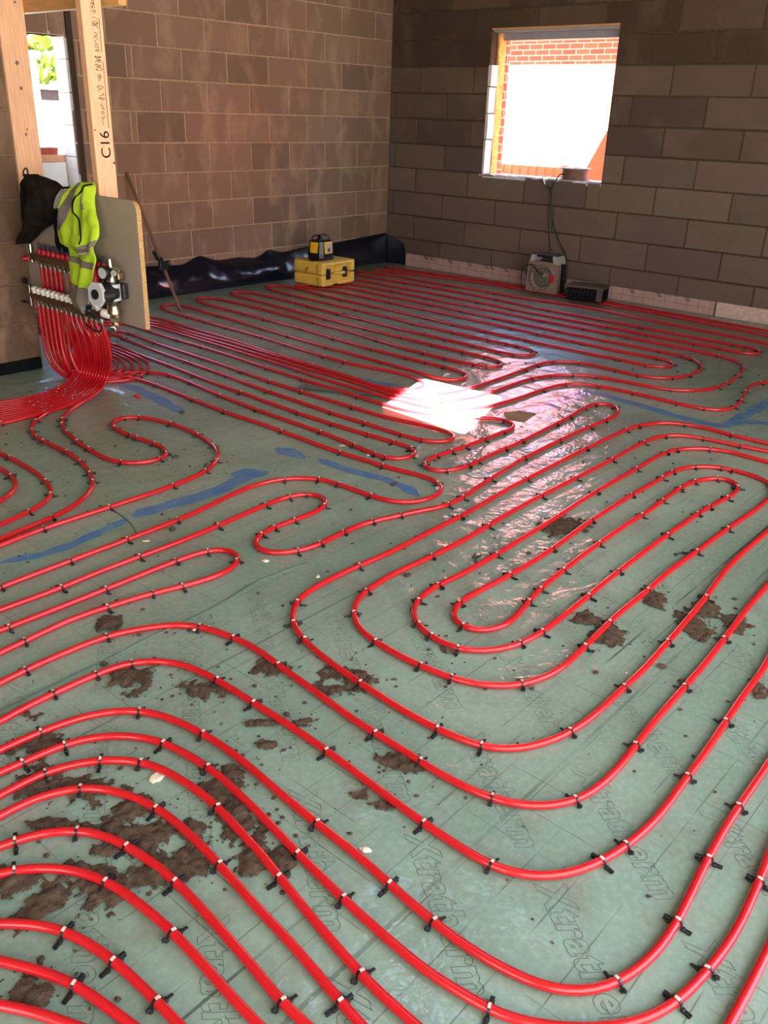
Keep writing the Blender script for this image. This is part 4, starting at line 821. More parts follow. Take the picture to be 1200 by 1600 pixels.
  [[-4.8,-1.816,0.425],[-4.8,-1.816,0.365],[-4.8,-1.818,0.24],[-4.8,-1.824,0.15],[-4.785,-1.846,0.07],[-4.646,-1.689,0.011],[-4.588,-1.825,0.011],[-4.512,-1.812,0.011],[-4.432,-1.755,0.011],[-4.372,-1.67,0.011],[-4.345,-1.575,0.011],[-4.331,-1.418,0.011],[-4.332,-1.434,0.011],[-4.333,-1.45,0.011],[-4.311,-1.201,0.011],[-4.168,-0.36,0.011],[-3.88,-0.38,0.011],[-3.656,-0.61,0.011],[-3.536,-0.83,0.011],[-3.539,-1.314,0.011],[-3.53,-1.766,0.011],[-3.556,-2.246,0.011],[-3.56,-2.503,0.011],[-3.576,-2.822,0.011],[-3.599,-3.032,0.011],[-3.604,-3.15,0.011],[-3.59,-3.28,0.011],[-3.545,-3.372,0.011],[-3.475,-3.426,0.011],[-3.365,-3.472,0.011],[-3.254,-3.48,0.011],[-3.004,-3.478,0.011],[-2.679,-3.467,0.011],[-2.524,-3.458,0.011],[-2.355,-3.48,0.011],[-2.235,-3.615,0.011],[-2.235,-3.879,0.011],[-2.237,-4.066,0.011],[-2.181,-4.173,0.011],[-2.052,-4.238,0.011],[-1.938,-4.249,0.011],[-1.769,-4.237,0.011],[-1.703,-4.209,0.011],[-1.62,-4.136,0.011],[-1.563,-4.032,0.011],[-1.554,-3.865,0.011],[-1.55,-3.502,0.011],[-1.545,-3.192,0.011],[-1.539,-2.862,0.011],[-1.523,-2.493,0.011],[-1.507,-2.16,0.011],[-1.492,-1.836,0.011],[-1.482,-1.567,0.011],[-1.484,-1.342,0.011],[-1.496,-0.746,0.011],[-1.66,-0.5,0.011],[-1.76,-0.44,0.011],[-1.8,-0.52,0.011],[-1.682,-0.754,0.011],[-1.676,-1.072,0.011],[-1.68,-1.54,0.011],[-1.684,-1.737,0.011],[-1.677,-1.923,0.011],[-1.698,-2.278,0.011],[-1.728,-2.783,0.011],[-1.741,-3.044,0.011],[-1.751,-3.373,0.011],[-1.758,-3.699,0.011],[-1.744,-3.954,0.011],[-1.772,-4.045,0.011],[-1.825,-4.079,0.011],[-1.914,-4.073,0.011],[-1.976,-3.959,0.011],[-1.967,-3.793,0.011],[-1.971,-3.512,0.011],[-1.976,-3.139,0.011],[-1.966,-3.059,0.011],[-1.965,-2.708,0.011],[-1.952,-2.444,0.011],[-1.933,-2.167,0.011],[-1.92,-1.934,0.011],[-1.913,-1.613,0.011],[-1.903,-1.243,0.011],[-1.892,-0.993,0.011],[-1.856,-0.692,0.011],[-1.846,-0.437,0.011],[-1.912,-0.309,0.011],[-2.003,-0.339,0.011],[-2.04,-0.403,0.011],[-2.066,-0.627,0.011],[-2.104,-1.277,0.011],[-2.11,-1.579,0.011],[-2.128,-1.941,0.011],[-2.149,-2.125,0.011],[-2.154,-2.209,0.011],[-2.169,-2.584,0.011],[-2.174,-2.889,0.011],[-2.166,-3.126,0.011],[-2.184,-3.239,0.011],[-2.233,-3.293,0.011],[-2.305,-3.307,0.011],[-2.384,-3.24,0.011],[-2.396,-3.147,0.011],[-2.388,-2.922,0.011],[-2.378,-2.663,0.011],[-2.379,-2.316,0.011],[-2.375,-2.24,0.011],[-2.343,-1.846,0.011],[-2.336,-1.6,0.011],[-2.312,-1.267,0.011],[-2.29,-1.097,0.011],[-2.269,-0.69,0.011],[-2.283,-0.43,0.011],[-2.353,-0.338,0.011],[-2.424,-0.375,0.011],[-2.457,-0.439,0.011],[-2.47,-0.664,0.011],[-2.494,-0.986,0.011],[-2.505,-1.104,0.011],[-2.521,-1.382,0.011],[-2.536,-1.672,0.011],[-2.557,-2.105,0.011],[-2.568,-2.439,0.011],[-2.575,-2.705,0.011],[-2.575,-2.985,0.011],[-2.571,-3.156,0.011],[-2.599,-3.264,0.011],[-2.644,-3.312,0.011],[-2.714,-3.324,0.011],[-2.765,-3.283,0.011],[-2.784,-3.208,0.011],[-2.801,-2.978,0.011],[-2.799,-2.808,0.011],[-2.797,-2.665,0.011],[-2.758,-2.37,0.011],[-2.702,-1.963,0.011],[-2.69,-1.678,0.011],[-2.674,-1.498,0.011],[-2.654,-1.045,0.011],[-2.646,-0.728,0.011],[-2.67,-0.466,0.011],[-2.721,-0.365,0.011],[-2.797,-0.398,0.011],[-2.841,-0.471,0.011],[-2.859,-0.574,0.011],[-2.872,-0.688,0.011],[-2.878,-1.139,0.011],[-2.886,-1.365,0.011],[-2.899,-1.733,0.011],[-2.942,-2.152,0.011],[-2.972,-2.531,0.011],[-2.975,-2.824,0.011],[-2.973,-2.974,0.011],[-2.972,-3.125,0.011],[-2.995,-3.273,0.011],[-3.039,-3.325,0.011],[-3.137,-3.337,0.011],[-3.203,-3.256,0.011],[-3.191,-3.063,0.011],[-3.174,-2.771,0.011],[-3.164,-2.52,0.011],[-3.153,-2.279,0.011],[-3.136,-1.981,0.011],[-3.106,-1.597,0.011],[-3.072,-1.089,0.011],[-3.046,-0.589,0.011],[-3.063,-0.447,0.011],[-3.12,-0.411,0.011],[-3.202,-0.479,0.011],[-3.245,-0.585,0.011],[-3.267,-0.944,0.011],[-3.27,-1.401,0.011],[-3.284,-1.809,0.011],[-3.31,-2.066,0.011],[-3.339,-2.446,0.011],[-3.342,-2.649,0.011],[-3.314,-2.789,0.011],[-3.293,-2.927,0.011],[-3.289,-3.05,0.011],[-3.31,-3.166,0.011],[-3.357,-3.25,0.011],[-3.412,-3.285,0.011],[-3.478,-3.28,0.011],[-3.568,-3.195,0.011],[-3.592,-3.1,0.011],[-3.568,-2.928,0.011],[-3.546,-2.529,0.011],[-3.526,-2.237,0.011],[-3.504,-1.937,0.011],[-3.481,-1.709,0.011],[-3.463,-1.066,0.011],[-3.46,-0.722,0.011],[-3.58,-0.502,0.011],[-3.832,-0.272,0.011],[-4.176,-0.252,0.011],[-4.349,-1.201,0.011],[-4.371,-1.45,0.011],[-4.368,-1.418,0.011],[-4.365,-1.387,0.011],[-4.379,-1.544,0.011],[-4.403,-1.636,0.011],[-4.458,-1.715,0.011],[-4.532,-1.763,0.011],[-4.605,-1.772,0.011],[-4.616,-1.667,0.011],[-4.74,-1.655,0.07],[-4.755,-1.633,0.15],[-4.755,-1.627,0.24],[-4.755,-1.625,0.405],[-4.755,-1.625,0.479],[-4.755,-1.625,0.569],[-4.755,-1.625,0.629]],
  [[-1.597,-4.094],[-1.562,-4.011],[-1.745,-3.933],[-1.968,-3.733],[-1.807,-4.068],[-1.747,-4.228],[-2.006,-4.242],[-2.144,-4.192],[-2.237,-4.045],[-2.235,-3.879],[-2.235,-3.615],[-2.355,-3.48],[-2.503,-3.461],[-2.657,-3.466],[-2.885,-1.324],[-2.899,-1.733],[-2.938,-2.112],[-2.969,-2.491],[-3.103,-1.556],[-3.127,-1.86],[-3.151,-2.236],[-3.173,-2.75],[-3.283,-1.768],[-3.306,-2.023],[-3.337,-2.426],[-3.341,-2.608],[-3.5,-1.896],[-3.523,-2.197],[-3.545,-2.508],[-1.887,-0.953],[-1.901,-1.201],[-1.912,-1.572],[-2.109,-1.539],[-2.126,-1.901],[-2.333,-1.558],[-2.342,-1.805],[-2.372,-2.199],[-2.306,-1.224],[-2.534,-1.631],[-2.555,-2.064],[-2.567,-2.418],[-2.688,-1.658],[-2.752,-2.329],[-2.799,-2.788],[-2.975,-2.803],[-1.679,-1.882],[-1.68,-1.54],[-1.49,-1.795],[-1.505,-2.119],[-1.521,-2.451],[-1.53,-2.657],[-1.54,-2.924],[-1.696,-2.236],[-1.727,-2.763],[-1.739,-3.004],[-1.931,-2.125],[-1.949,-2.401],[-1.964,-2.688],[-1.966,-3.038],[-2.151,-2.167],[-2.168,-2.563],[-2.174,-2.869],[-2.17,-2.997],[-2.167,-3.104],[-2.217,-3.275],[-2.387,-3.217],[-2.395,-3.106],[-2.387,-2.9],[-2.378,-2.643],[-2.574,-2.685],[-2.575,-2.963],[-2.572,-3.135],[-2.599,-3.264],[-2.771,-3.258],[-2.786,-3.187],[-2.801,-2.957],[-2.972,-3.103],[-2.973,-2.953],[-1.554,-3.845],[-1.975,-3.938],[-1.967,-3.773],[-1.75,-3.352],[-3.069,-1.029],[-3.264,-0.902],[-3.268,-1.131],[-3.27,-1.38],[-2.877,-1.098]]),
 'Wz': ('red pipe second from the upstand along the side wall',
  [[-0.73,-0.249,0.011],[-0.715,-0.355,0.011],[-0.651,-0.714,0.011],[-0.671,-0.892,0.011],[-0.663,-1.388,0.011],[-0.646,-1.9,0.011],[-0.655,-2.135,0.011],[-0.614,-2.341,0.011],[-0.576,-2.775,0.011],[-0.623,-3.147,0.011],[-0.658,-3.426,0.011],[-0.699,-3.917,0.011],[-0.735,-4.284,0.011],[-0.778,-4.732,0.011]],
  [[-0.664,-1.347],[-0.647,-1.859]]),
 'W2': ('red pipe nearest but one to the foil upstand',
  [[-0.526,-0.312,0.011],[-0.413,-0.838,0.011],[-0.289,-1.509,0.011],[-0.289,-2.071,0.011],[-0.312,-2.477,0.011],[-0.333,-2.821,0.011],[-0.362,-3.384,0.011],[-0.416,-3.787,0.011],[-0.453,-4.112,0.011],[-0.48,-4.193,0.011],[-0.62,-4.62,0.011]],
  []),
 'W3': ('red pipe tucked closest against the foil upstand',
  [[-0.328,-0.266,0.011],[-0.221,-1.004,0.011],[-0.173,-1.718,0.011],[-0.184,-2.403,0.011],[-0.221,-2.768,0.011],[-0.268,-3.585,0.011],[-0.299,-4.129,0.011],[-0.325,-4.578,0.011]],
  []),
 'Q1': ('smallest red pipe loop below the pipe bundle at the edge',
  [[-5.669,-2.364,0.011],[-5.695,-2.813,0.011],[-5.701,-2.915,0.011],[-5.721,-2.992,0.011],[-5.755,-3.055,0.011],[-5.814,-3.109,0.011],[-5.861,-3.137,0.011],[-6.251,-3.361,0.011]],
  [[-5.701,-2.915]]),
 'Q2': ('red pipe bend around the smallest loop below the bundle',
  [[-5.61,-2.19,0.011],[-5.607,-2.64,0.011],[-5.606,-2.752,0.011],[-5.609,-2.917,0.011],[-5.635,-3.078,0.011],[-5.67,-3.184,0.011],[-5.718,-3.246,0.011],[-5.785,-3.288,0.011],[-5.855,-3.312,0.011],[-5.965,-3.34,0.011],[-6.402,-3.451,0.011]],
  [[-5.606,-2.73],[-5.635,-3.078],[-5.686,-3.205],[-5.832,-3.304]]),
 'Pu': ('red pipe with the hairpin ending beside the wide bend',
  [[-4.755,-1.72,0.629],[-4.755,-1.72,0.569],[-4.755,-1.72,0.479],[-4.755,-1.72,0.405],[-4.755,-1.722,0.24],[-4.755,-1.728,0.15],[-4.6,-1.6,0.06],[-4.5,-1.62,0.02],[-4.127,-1.217,0.011],[-4.142,-1.414,0.011],[-4.166,-1.67,0.011],[-4.183,-1.973,0.011],[-4.208,-2.229,0.011],[-4.228,-2.497,0.011],[-4.235,-2.7,0.011],[-4.241,-2.787,0.011],[-4.258,-3.153,0.011],[-4.256,-3.413,0.011],[-4.247,-3.645,0.011],[-4.236,-3.786,0.011],[-4.236,-3.891,0.011],[-4.264,-3.94,0.011],[-4.306,-3.96,0.011],[-4.371,-3.951,0.011],[-4.424,-3.898,0.011],[-4.427,-3.835,0.011],[-4.411,-3.713,0.011],[-4.387,-3.466,0.011],[-4.38,-3.155,0.011],[-4.374,-2.94,0.011],[-4.353,-2.649,0.011],[-4.323,-2.377,0.011],[-4.305,-2.156,0.011],[-4.328,-2.017,0.011],[-4.383,-1.931,0.011],[-4.482,-1.883,0.011],[-4.536,-1.849,0.011],[-4.642,-1.737,0.011],[-4.74,-1.798,0.07],[-4.755,-1.776,0.15],[-4.755,-1.77,0.24],[-4.755,-1.768,0.405],[-4.755,-1.768,0.479],[-4.755,-1.768,0.569],[-4.755,-1.768,0.629]],
  [[-4.351,-2.628],[-4.32,-2.337],[-4.312,-2.116],[-4.35,-1.983],[-4.234,-2.659],[-4.424,-3.815],[-4.407,-3.672],[-4.425,-3.877],[-4.306,-3.96],[-4.236,-3.891],[-4.238,-3.766],[-4.248,-3.624],[-4.256,-3.393],[-4.387,-3.445],[-4.257,-3.133],[-4.375,-2.962],[-4.181,-1.933],[-4.206,-2.208]]),
 'Pt': ('red pipe with the wide bend below the lit patch, from manifold to the overlap',
  [[-6.642,-3.795,0.011],[-6.193,-3.783,0.011],[-5.963,-3.777,0.011],[-5.726,-3.772,0.011],[-5.517,-3.766,0.011],[-5.379,-3.753,0.011],[-5.181,-3.719,0.011],[-5.048,-3.711,0.011],[-4.922,-3.743,0.011],[-4.815,-3.852,0.011],[-4.799,-3.961,0.011],[-4.789,-4.147,0.011],[-4.77,-4.234,0.011],[-4.71,-4.294,0.011],[-4.613,-4.314,0.011],[-4.527,-4.286,0.011],[-4.491,-4.242,0.011],[-4.474,-4.16,0.011],[-4.506,-3.955,0.011],[-4.513,-3.822,0.011],[-4.518,-3.748,0.011],[-4.522,-3.601,0.011],[-4.513,-3.3,0.011],[-4.509,-3.093,0.011],[-4.516,-2.905,0.011],[-4.503,-2.605,0.011],[-4.485,-2.284,0.011],[-4.493,-2.039,0.011],[-4.537,-1.941,0.011],[-4.598,-1.919,0.011],[-4.694,-1.855,0.011],[-4.74,-1.846,0.07],[-4.755,-1.824,0.15],[-4.755,-1.818,0.24],[-4.755,-1.816,0.405],[-4.755,-1.816,0.479],[-4.755,-1.816,0.569],[-4.755,-1.816,0.629]],
  [[-5.705,-3.771],[-5.941,-3.777],[-5.494,-3.764],[-6.193,-3.783],[-4.514,-2.865],[-4.502,-2.585],[-4.486,-2.243],[-4.922,-3.743],[-4.815,-3.852],[-4.799,-3.961],[-4.79,-4.126],[-4.491,-4.242],[-4.507,-3.933],[-4.52,-3.685],[-4.513,-3.279]]),
 'R0': ('red pipe curving from the manifold into the thick bundle, innermost of ten',
  [[-4.8,-1.912,0.425],[-4.8,-1.912,0.365],[-4.79,-1.91,0.298],[-4.74,-1.855,0.156],[-4.724,-1.799,0.05],[-4.83,-1.878,0.02],[-4.98,-1.949,0.011],[-5.119,-1.962,0.011],[-5.251,-1.946,0.011],[-5.847,-1.872,0.011]],
  []),
 'R1': ('red pipe curving from the manifold into the thick bundle, second of ten',
  [[-4.755,-1.912,0.629],[-4.755,-1.912,0.569],[-4.755,-1.912,0.479],[-4.755,-1.912,0.405],[-4.76,-1.89,0.29],[-4.725,-1.861,0.154],[-4.719,-1.821,0.05],[-4.829,-1.904,0.02],[-4.982,-1.979,0.011],[-5.128,-1.996,0.011],[-5.27,-1.983,0.011],[-5.867,-1.925,0.011]],
  []),
 'R2': ('red pipe curving from the manifold into the thick bundle, third of ten',
  [[-4.8,-1.96,0.425],[-4.8,-1.96,0.365],[-4.79,-1.976,0.31],[-4.74,-1.92,0.168],[-4.713,-1.842,0.05],[-4.827,-1.93,0.02],[-4.985,-2.008,0.011],[-5.137,-2.03,0.011],[-5.289,-2.019,0.011],[-5.887,-1.975,0.011]],
  []),
 'R3': ('red pipe curving from the manifold into the thick bundle, fourth of ten',
  [[-4.755,-1.96,0.629],[-4.755,-1.96,0.569],[-4.755,-1.96,0.479],[-4.755,-1.96,0.405],[-4.76,-1.956,0.302],[-4.725,-1.927,0.167],[-4.708,-1.864,0.05],[-4.826,-1.957,0.02],[-4.988,-2.038,0.011],[-5.145,-2.064,0.011],[-5.307,-2.055,0.011],[-5.906,-2.023,0.011]],
  []),
 'R4': ('red pipe curving from the manifold into the thick bundle, fifth of ten',
  [[-4.8,-2.008,0.425],[-4.8,-2.008,0.365],[-4.79,-2.04,0.321],[-4.74,-1.984,0.18],[-4.703,-1.885,0.05],[-4.825,-1.983,0.02],[-4.991,-2.067,0.011],[-5.154,-2.097,0.011],[-5.325,-2.09,0.011],[-5.925,-2.068,0.011]],
  []),
 'R5': ('red pipe curving from the manifold into the thick bundle, sixth of ten',
  [[-4.755,-2.008,0.629],[-4.755,-2.008,0.569],[-4.755,-2.008,0.479],[-4.755,-2.008,0.405],[-4.76,-2.02,0.313],[-4.725,-1.991,0.179],[-4.698,-1.906,0.05],[-4.823,-2.008,0.02],[-4.994,-2.096,0.011],[-5.162,-2.13,0.011],[-5.343,-2.125,0.011],[-5.943,-2.111,0.011]],
  []),
 'R6': ('red pipe curving from the manifold into the thick bundle, seventh of ten',
  [[-4.8,-2.056,0.425],[-4.8,-2.056,0.365],[-4.79,-2.102,0.331],[-4.74,-2.047,0.192],[-4.693,-1.928,0.05],[-4.822,-2.034,0.02],[-4.996,-2.125,0.011],[-5.171,-2.162,0.011],[-5.361,-2.16,0.011],[-5.961,-2.152,0.011]],
  []),
 'R7': ('red pipe curving from the manifold into the thick bundle, eighth of ten',
  [[-4.755,-2.056,0.629],[-4.755,-2.056,0.569],[-4.755,-2.056,0.479],[-4.755,-2.056,0.405],[-4.76,-2.083,0.323],[-4.725,-2.053,0.191],[-4.687,-1.949,0.05],[-4.821,-2.06,0.02],[-4.999,-2.153,0.011],[-5.179,-2.194,0.011],[-5.378,-2.194,0.011],[-5.978,-2.191,0.011]],
  []),
 'R8': ('red pipe curving from the manifold into the thick bundle, ninth of ten',
  [[-4.8,-2.104,0.425],[-4.8,-2.104,0.365],[-4.79,-2.164,0.342],[-4.74,-2.109,0.204],[-4.682,-1.97,0.05],[-4.819,-2.085,0.02],[-5.002,-2.182,0.011],[-5.187,-2.226,0.011],[-5.395,-2.227,0.011],[-5.995,-2.229,0.011]],
  []),
 'R9': ('red pipe curving from the manifold into the thick bundle, outermost of ten',
  [[-4.8,-2.152,0.425],[-4.8,-2.152,0.365],[-4.79,-2.195,0.347],[-4.74,-2.14,0.21],[-4.677,-1.991,0.05],[-4.818,-2.11,0.02],[-5.004,-2.21,0.011],[-5.195,-2.257,0.011],[-5.412,-2.26,0.011],[-6.012,-2.266,0.011]],
  [[-5.195,-2.257]]),
 'Q3': ('red pipe leaving the manifold bundle for one wide bend',
  [[-4.8,-2.2,0.425],[-4.8,-2.2,0.365],[-4.79,-2.225,0.352],[-4.74,-2.17,0.215],[-4.672,-2.012,0.05],[-4.817,-2.135,0.02],[-5.007,-2.238,0.011],[-5.116,-2.238,0.011],[-5.289,-2.355,0.011],[-5.345,-2.434,0.011],[-5.385,-2.535,0.011],[-5.393,-2.66,0.011],[-5.394,-2.844,0.011],[-5.416,-2.988,0.011],[-5.461,-3.13,0.011],[-5.516,-3.238,0.011],[-5.588,-3.313,0.011],[-5.696,-3.38,0.011],[-5.825,-3.421,0.011],[-5.934,-3.436,0.011],[-6.025,-3.455,0.011],[-6.465,-3.55,0.011]],
  [[-5.272,-2.343],[-5.353,-2.454],[-5.386,-2.556],[-5.392,-2.639],[-5.394,-2.824],[-5.413,-2.967],[-5.461,-3.13],[-5.507,-3.22],[-5.803,-3.414]]),
 'Q4': ('red pipe from the manifold that wriggles through a tight S beside the spilled mud',
  [[-4.8,-2.248,0.425],[-4.8,-2.248,0.365],[-4.79,-2.255,0.358],[-4.74,-2.2,0.221],[-4.667,-2.033,0.05],[-4.816,-2.16,0.02],[-4.962,-2.235,0.011],[-5.111,-2.344,0.011],[-5.194,-2.448,0.011],[-5.244,-2.56,0.011],[-5.289,-2.758,0.011],[-5.309,-2.916,0.011],[-5.311,-3.052,0.011],[-5.283,-3.126,0.011],[-5.22,-3.177,0.011],[-5.152,-3.188,0.011],[-5.091,-3.16,0.011],[-5.066,-3.116,0.011],[-5.052,-3.035,0.011],[-5.065,-2.853,0.011],[-5.064,-2.721,0.011],[-5.036,-2.637,0.011],[-4.985,-2.59,0.011],[-4.917,-2.596,0.011],[-4.862,-2.663,0.011],[-4.825,-2.838,0.011],[-4.835,-3.065,0.011],[-4.883,-3.241,0.011],[-4.947,-3.339,0.011],[-5.004,-3.39,0.011],[-5.121,-3.449,0.011],[-5.318,-3.478,0.011],[-5.619,-3.482,0.011],[-5.884,-3.482,0.011],[-6.047,-3.499,0.011],[-6.494,-3.545,0.011]],
  [[-5.166,-2.413],[-5.211,-2.485],[-5.253,-2.6],[-5.284,-2.738],[-5.303,-2.871],[-5.292,-3.101],[-5.152,-3.188],[-5.091,-3.16],[-5.053,-3.015],[-5.062,-2.893],[-5.065,-2.831],[-5.05,-2.679],[-4.94,-2.594],[-4.876,-2.646],[-4.83,-2.816],[-4.834,-3.044],[-4.878,-3.221],[-4.985,-3.373],[-5.102,-3.439],[-5.296,-3.475],[-5.599,-3.482],[-5.884,-3.482]]),
}
PORTS = [[[-4.8,-1.625,0.425],[-4.8,-1.672,0.425],[-4.8,-1.72,0.425],[-4.8,-1.768,0.425],[-4.8,-1.816,0.425],[-4.8,-1.864,0.425],[-4.8,-1.912,0.425],[-4.8,-1.96,0.425],[-4.8,-2.008,0.425],[-4.8,-2.056,0.425],[-4.8,-2.104,0.425],[-4.8,-2.152,0.425],[-4.8,-2.2,0.425],[-4.8,-2.248,0.425]],[[-4.755,-1.625,0.629],[-4.755,-1.672,0.629],[-4.755,-1.72,0.629],[-4.755,-1.768,0.629],[-4.755,-1.816,0.629],[-4.755,-1.864,0.629],[-4.755,-1.912,0.629],[-4.755,-1.96,0.629],[-4.755,-2.008,0.629],[-4.755,-2.056,0.629],[-4.755,-2.104,0.629],[-4.755,-2.152,0.629],[-4.755,-2.2,0.629],[-4.755,-2.248,0.629]]]
# ------------------------------------------------------------------ manifold on the grey board
def manifold():
    r = empty('heating_manifold', (-4.726, -1.86, .44), 'steel underfloor heating manifold with white caps and a pump on the grey panel', 'manifold')
    def L(x, y, z): return (x+4.726, y+1.86, z-.44)
    lo, up = PORTS
    zl, zu = lo[0][2]+.030, up[0][2]+.030
    xl, xu = lo[0][0], up[0][0]
    for nm, x, z, ya, yb in (('supply_bar', xl, zl, -1.575, -2.40), ('return_bar', xu, zu, -1.55, -2.40)):
        g = G(); g.box(L(x-.019, yb, z-.019), L(x+.019, ya, z+.019), bev=.006); g.build(nm, M['bar'], r)
    for i, p in enumerate(lo):
        g = G(); g.cyl(L(p[0], p[1], p[2]+.016), L(p[0], p[1], p[2]-.006), .0145, .013, 6, smooth=False); g.cyl(L(p[0], p[1], p[2]-.006), L(p[0], p[1], p[2]-.02), .0125, .0115, 12); g.build('nut', M['steel'], r)
        g = G(); g.lathe([(.0165, 0), (.0175, .004), (.0185, .026), (.016, .032)], L(p[0]-.008, p[1], zl+.022), (-.25, 0, 1), 14); g.build('cap', M['white'], r)
        g = G(); g.cyl(L(p[0]-.004, p[1], zl+.015), L(p[0]-.008, p[1], zl+.024), .017, n=12); g.build('collar', M['black'], r)
    for i, p in enumerate(up):
        g = G(); g.cyl(L(p[0], p[1], p[2]+.016), L(p[0], p[1], p[2]-.006), .0145, .013, 6, smooth=False); g.cyl(L(p[0], p[1], p[2]-.006), L(p[0], p[1], p[2]-.02), .0125, .0115, 12); g.build('nut', M['steel'], r)
        g = G(); g.lathe([(.014, 0), (.0155, .006), (.0155, .022), (.010, .028)], L(p[0], p[1], zu+.018), (0, 0, 1), 12); f = g.build('flow_meter', M['reddark'], r)
        g = G(); g.lathe([(.009, 0), (.009, .028), (.006, .034)], L(p[0], p[1], zu+.044), (0, 0, 1), 10); g.build('sight_tube', M['garden'], f)
    # left hand end: brackets, fill valves
    for y in (-1.60, -2.20):
        g = G(); g.box(L(-4.735, y-.012, zl-.04), L(-4.726, y+.012, zu+.04), bev=.002); g.box(L(xl, y-.012, zl-.025), L(-4.73, y+.012, zl-.018)); g.box(L(xu, y-.012, zu-.025), L(-4.73, y+.012, zu-.018)); g.build('bracket', M['steel'], r)
    g = G(); g.cyl(L(xu, -1.55, zu), L(xu, -1.515, zu), .014, n=12); g.cyl(L(xu, -1.53, zu-.035), L(xu, -1.53, zu+.10), .009, n=10); g.cyl(L(xu, -1.53, zu+.03), L(xu, -1.53, zu+.055), .014, n=10); g.cyl(L(xu, -1.53, zu+.10), L(xu, -1.53, zu+.13), .012, .008, n=10); g.build('air_vent', M['steel'], r)
    g = G(); g.cyl(L(xu-.005, -1.50, zu-.02), L(xu-.035, -1.49, zu-.018), .012, n=10); g.build('drain_handle', M['reddark'], r)
    g = G(); g.cyl(L(xl, -1.575, zl), L(xl, -1.535, zl), .014, n=12)
    for k in range(6): g.cyl(L(xl, -1.545, zl+.05-.018*k), L(xl, -1.545, zl+.04-.018*k), .0115, n=10)
    g.cyl(L(xl, -1.545, zl+.05), L(xl, -1.545, zl-.065), .007, n=10); g.build('drain_valve', M['steel'], r)
    g = G(); g.cyl(L(xl-.01, -1.545, zl+.075), L(xl-.03, -1.545, zl+.078), .018, n=12); g.build('drain_cap', M['black'], r)
    g = G(); g.box(L(xl-.02, -1.535, zl-.052), L(xl-.002, -1.47, zl-.043), bev=.003); g.build('lever', M['black'], r)
    # pump group on the right
    g = G(); g.cyl(L(-4.905, -2.408, .590), L(-4.84, -2.392, .585), .050, .054, 24); g.cyl(L(-4.84, -2.392, .585), L(-4.80, -2.380, .582), .040, .046, 20)
    pump = g.build('pump_motor', M['black'], r)
    g = G()
    a = Vector(L(-4.917, -2.411, .591)); ax = Vector((-.094, -.022, .007)).normalized(); u = Vector((0, -1, 0)); u = (u-ax*u.dot(ax)).normalized(); w_ = ax.cross(u)
    oc = [(1.0, .45), (.5, 1.0), (-.5, 1.0), (-1.0, .45), (-1.0, -.45), (-.5, -1.0), (.5, -1.0), (1.0, -.45)]
    V = [a+u*p*.046+w_*q*.056 for p, q in oc]+[a-ax*.02+u*p*.046+w_*q*.056 for p, q in oc]
    g.add(V, [tuple(range(8)), tuple(range(15, 7, -1))]+[(i, 8+i, 8+(i+1) % 8, (i+1) % 8) for i in range(8)])
    face = g.build('pump_face', M['grey'], pump)
    g = G(); g.cyl(a, a+ax*.004, .024, n=20); g.build('dial', M['black'], face)
    g = G(); g.cyl(L(-4.80, -2.378, .545), L(-4.80, -2.378, .625), .040, n=20); g.box(L(-4.835, -2.405, .55), L(-4.77, -2.35, .62), bev=.006); g.build('pump_housing', M['grey'], r)
    g = G(); g.cyl(L(-4.80, -2.378, .625), L(-4.80, -2.378, .637), .036, n=18); g.cyl(L(-4.80, -2.378, .533), L(-4.80, -2.378, .545), .036, n=18)
    g.box(L(-4.765, -2.42, .548), L(-4.735, -2.335, .624), bev=.006); g.build('insulation_shell', M['black'], r)
    g = G(); g.cyl(L(-4.80, -2.378, .637), L(-4.80, -2.378, .665), .026, .018, 18); g.cyl(L(-4.80, -2.378, .665), L(-4.80, -2.378, .72), .016, n=14); g.cyl(L(-4.80, -2.378, .70), L(-4.80, -2.378, .745), .012, n=12)
    g.cyl(L(-4.80, -2.33, .69), L(-4.80, -2.43, .69), .019, n=14); g.cyl(L(-4.80, -2.425, .69), L(-4.83, -2.452, .688), .015, n=12); g.cyl(L(-4.79, -2.29, .685), L(-4.80, -2.33, .69), .020, .017, 8, smooth=False)
    g.build('upper_valve_body', M['steel'], r)
    g = G(); g.lathe([(.032, 0), (.034, .02), (.03, .028)], L(-4.825, -2.385, .683), (-1, -.2, 0), 22); gg = g.build('gauge_body', M['black'], r)
    g = G(); g.lathe([(.026, 0), (.026, .002)], L(-4.8545, -2.391, .683), (-1, -.2, 0), 22); g.build('gauge_dial', M['grey'], gg)
    g = G(); g.lathe([(.024, 0), (.026, .02), (.026, .07), (.018, .085), (.012, .10), (.012, .13)], L(-4.83, -2.275, .575), (0, 0, 1), 18); g.build('red_valve_knob', M['reddark'], r)
    g = G(); g.lathe([(.034, 0), (.034, .012), (.026, .03), (.026, .05), (.030, .054)], L(-4.80, -2.378, .478), (0, 0, 1), 18); g.cyl(L(-4.80, -2.378, .405), L(-4.80, -2.378, .478), .017, n=14)
    g.cyl(L(-4.80, -2.378, .46), L(-4.835, -2.41, .455), .011, n=10); g.cyl(L(-4.80, -2.372, .412), L(-4.835, -2.405, .408), .018, n=14); g.build('ball_valve', M['brass'], r)
    g = G(); g.lathe([(.013, .0), (.020, 0), (.021, .01), (.013, .01)], L(-4.837, -2.407, .408), (-.7, -.7, -.05), 18); ov = g.build('open_outlet', M['steel'], r)
    g = G(); g.lathe([(.0132, .0), (.0132, .0035)], L(-4.8455, -2.4155, .4075), (-.7, -.7, -.05), 18); g.build('bore', M['black'], ov)
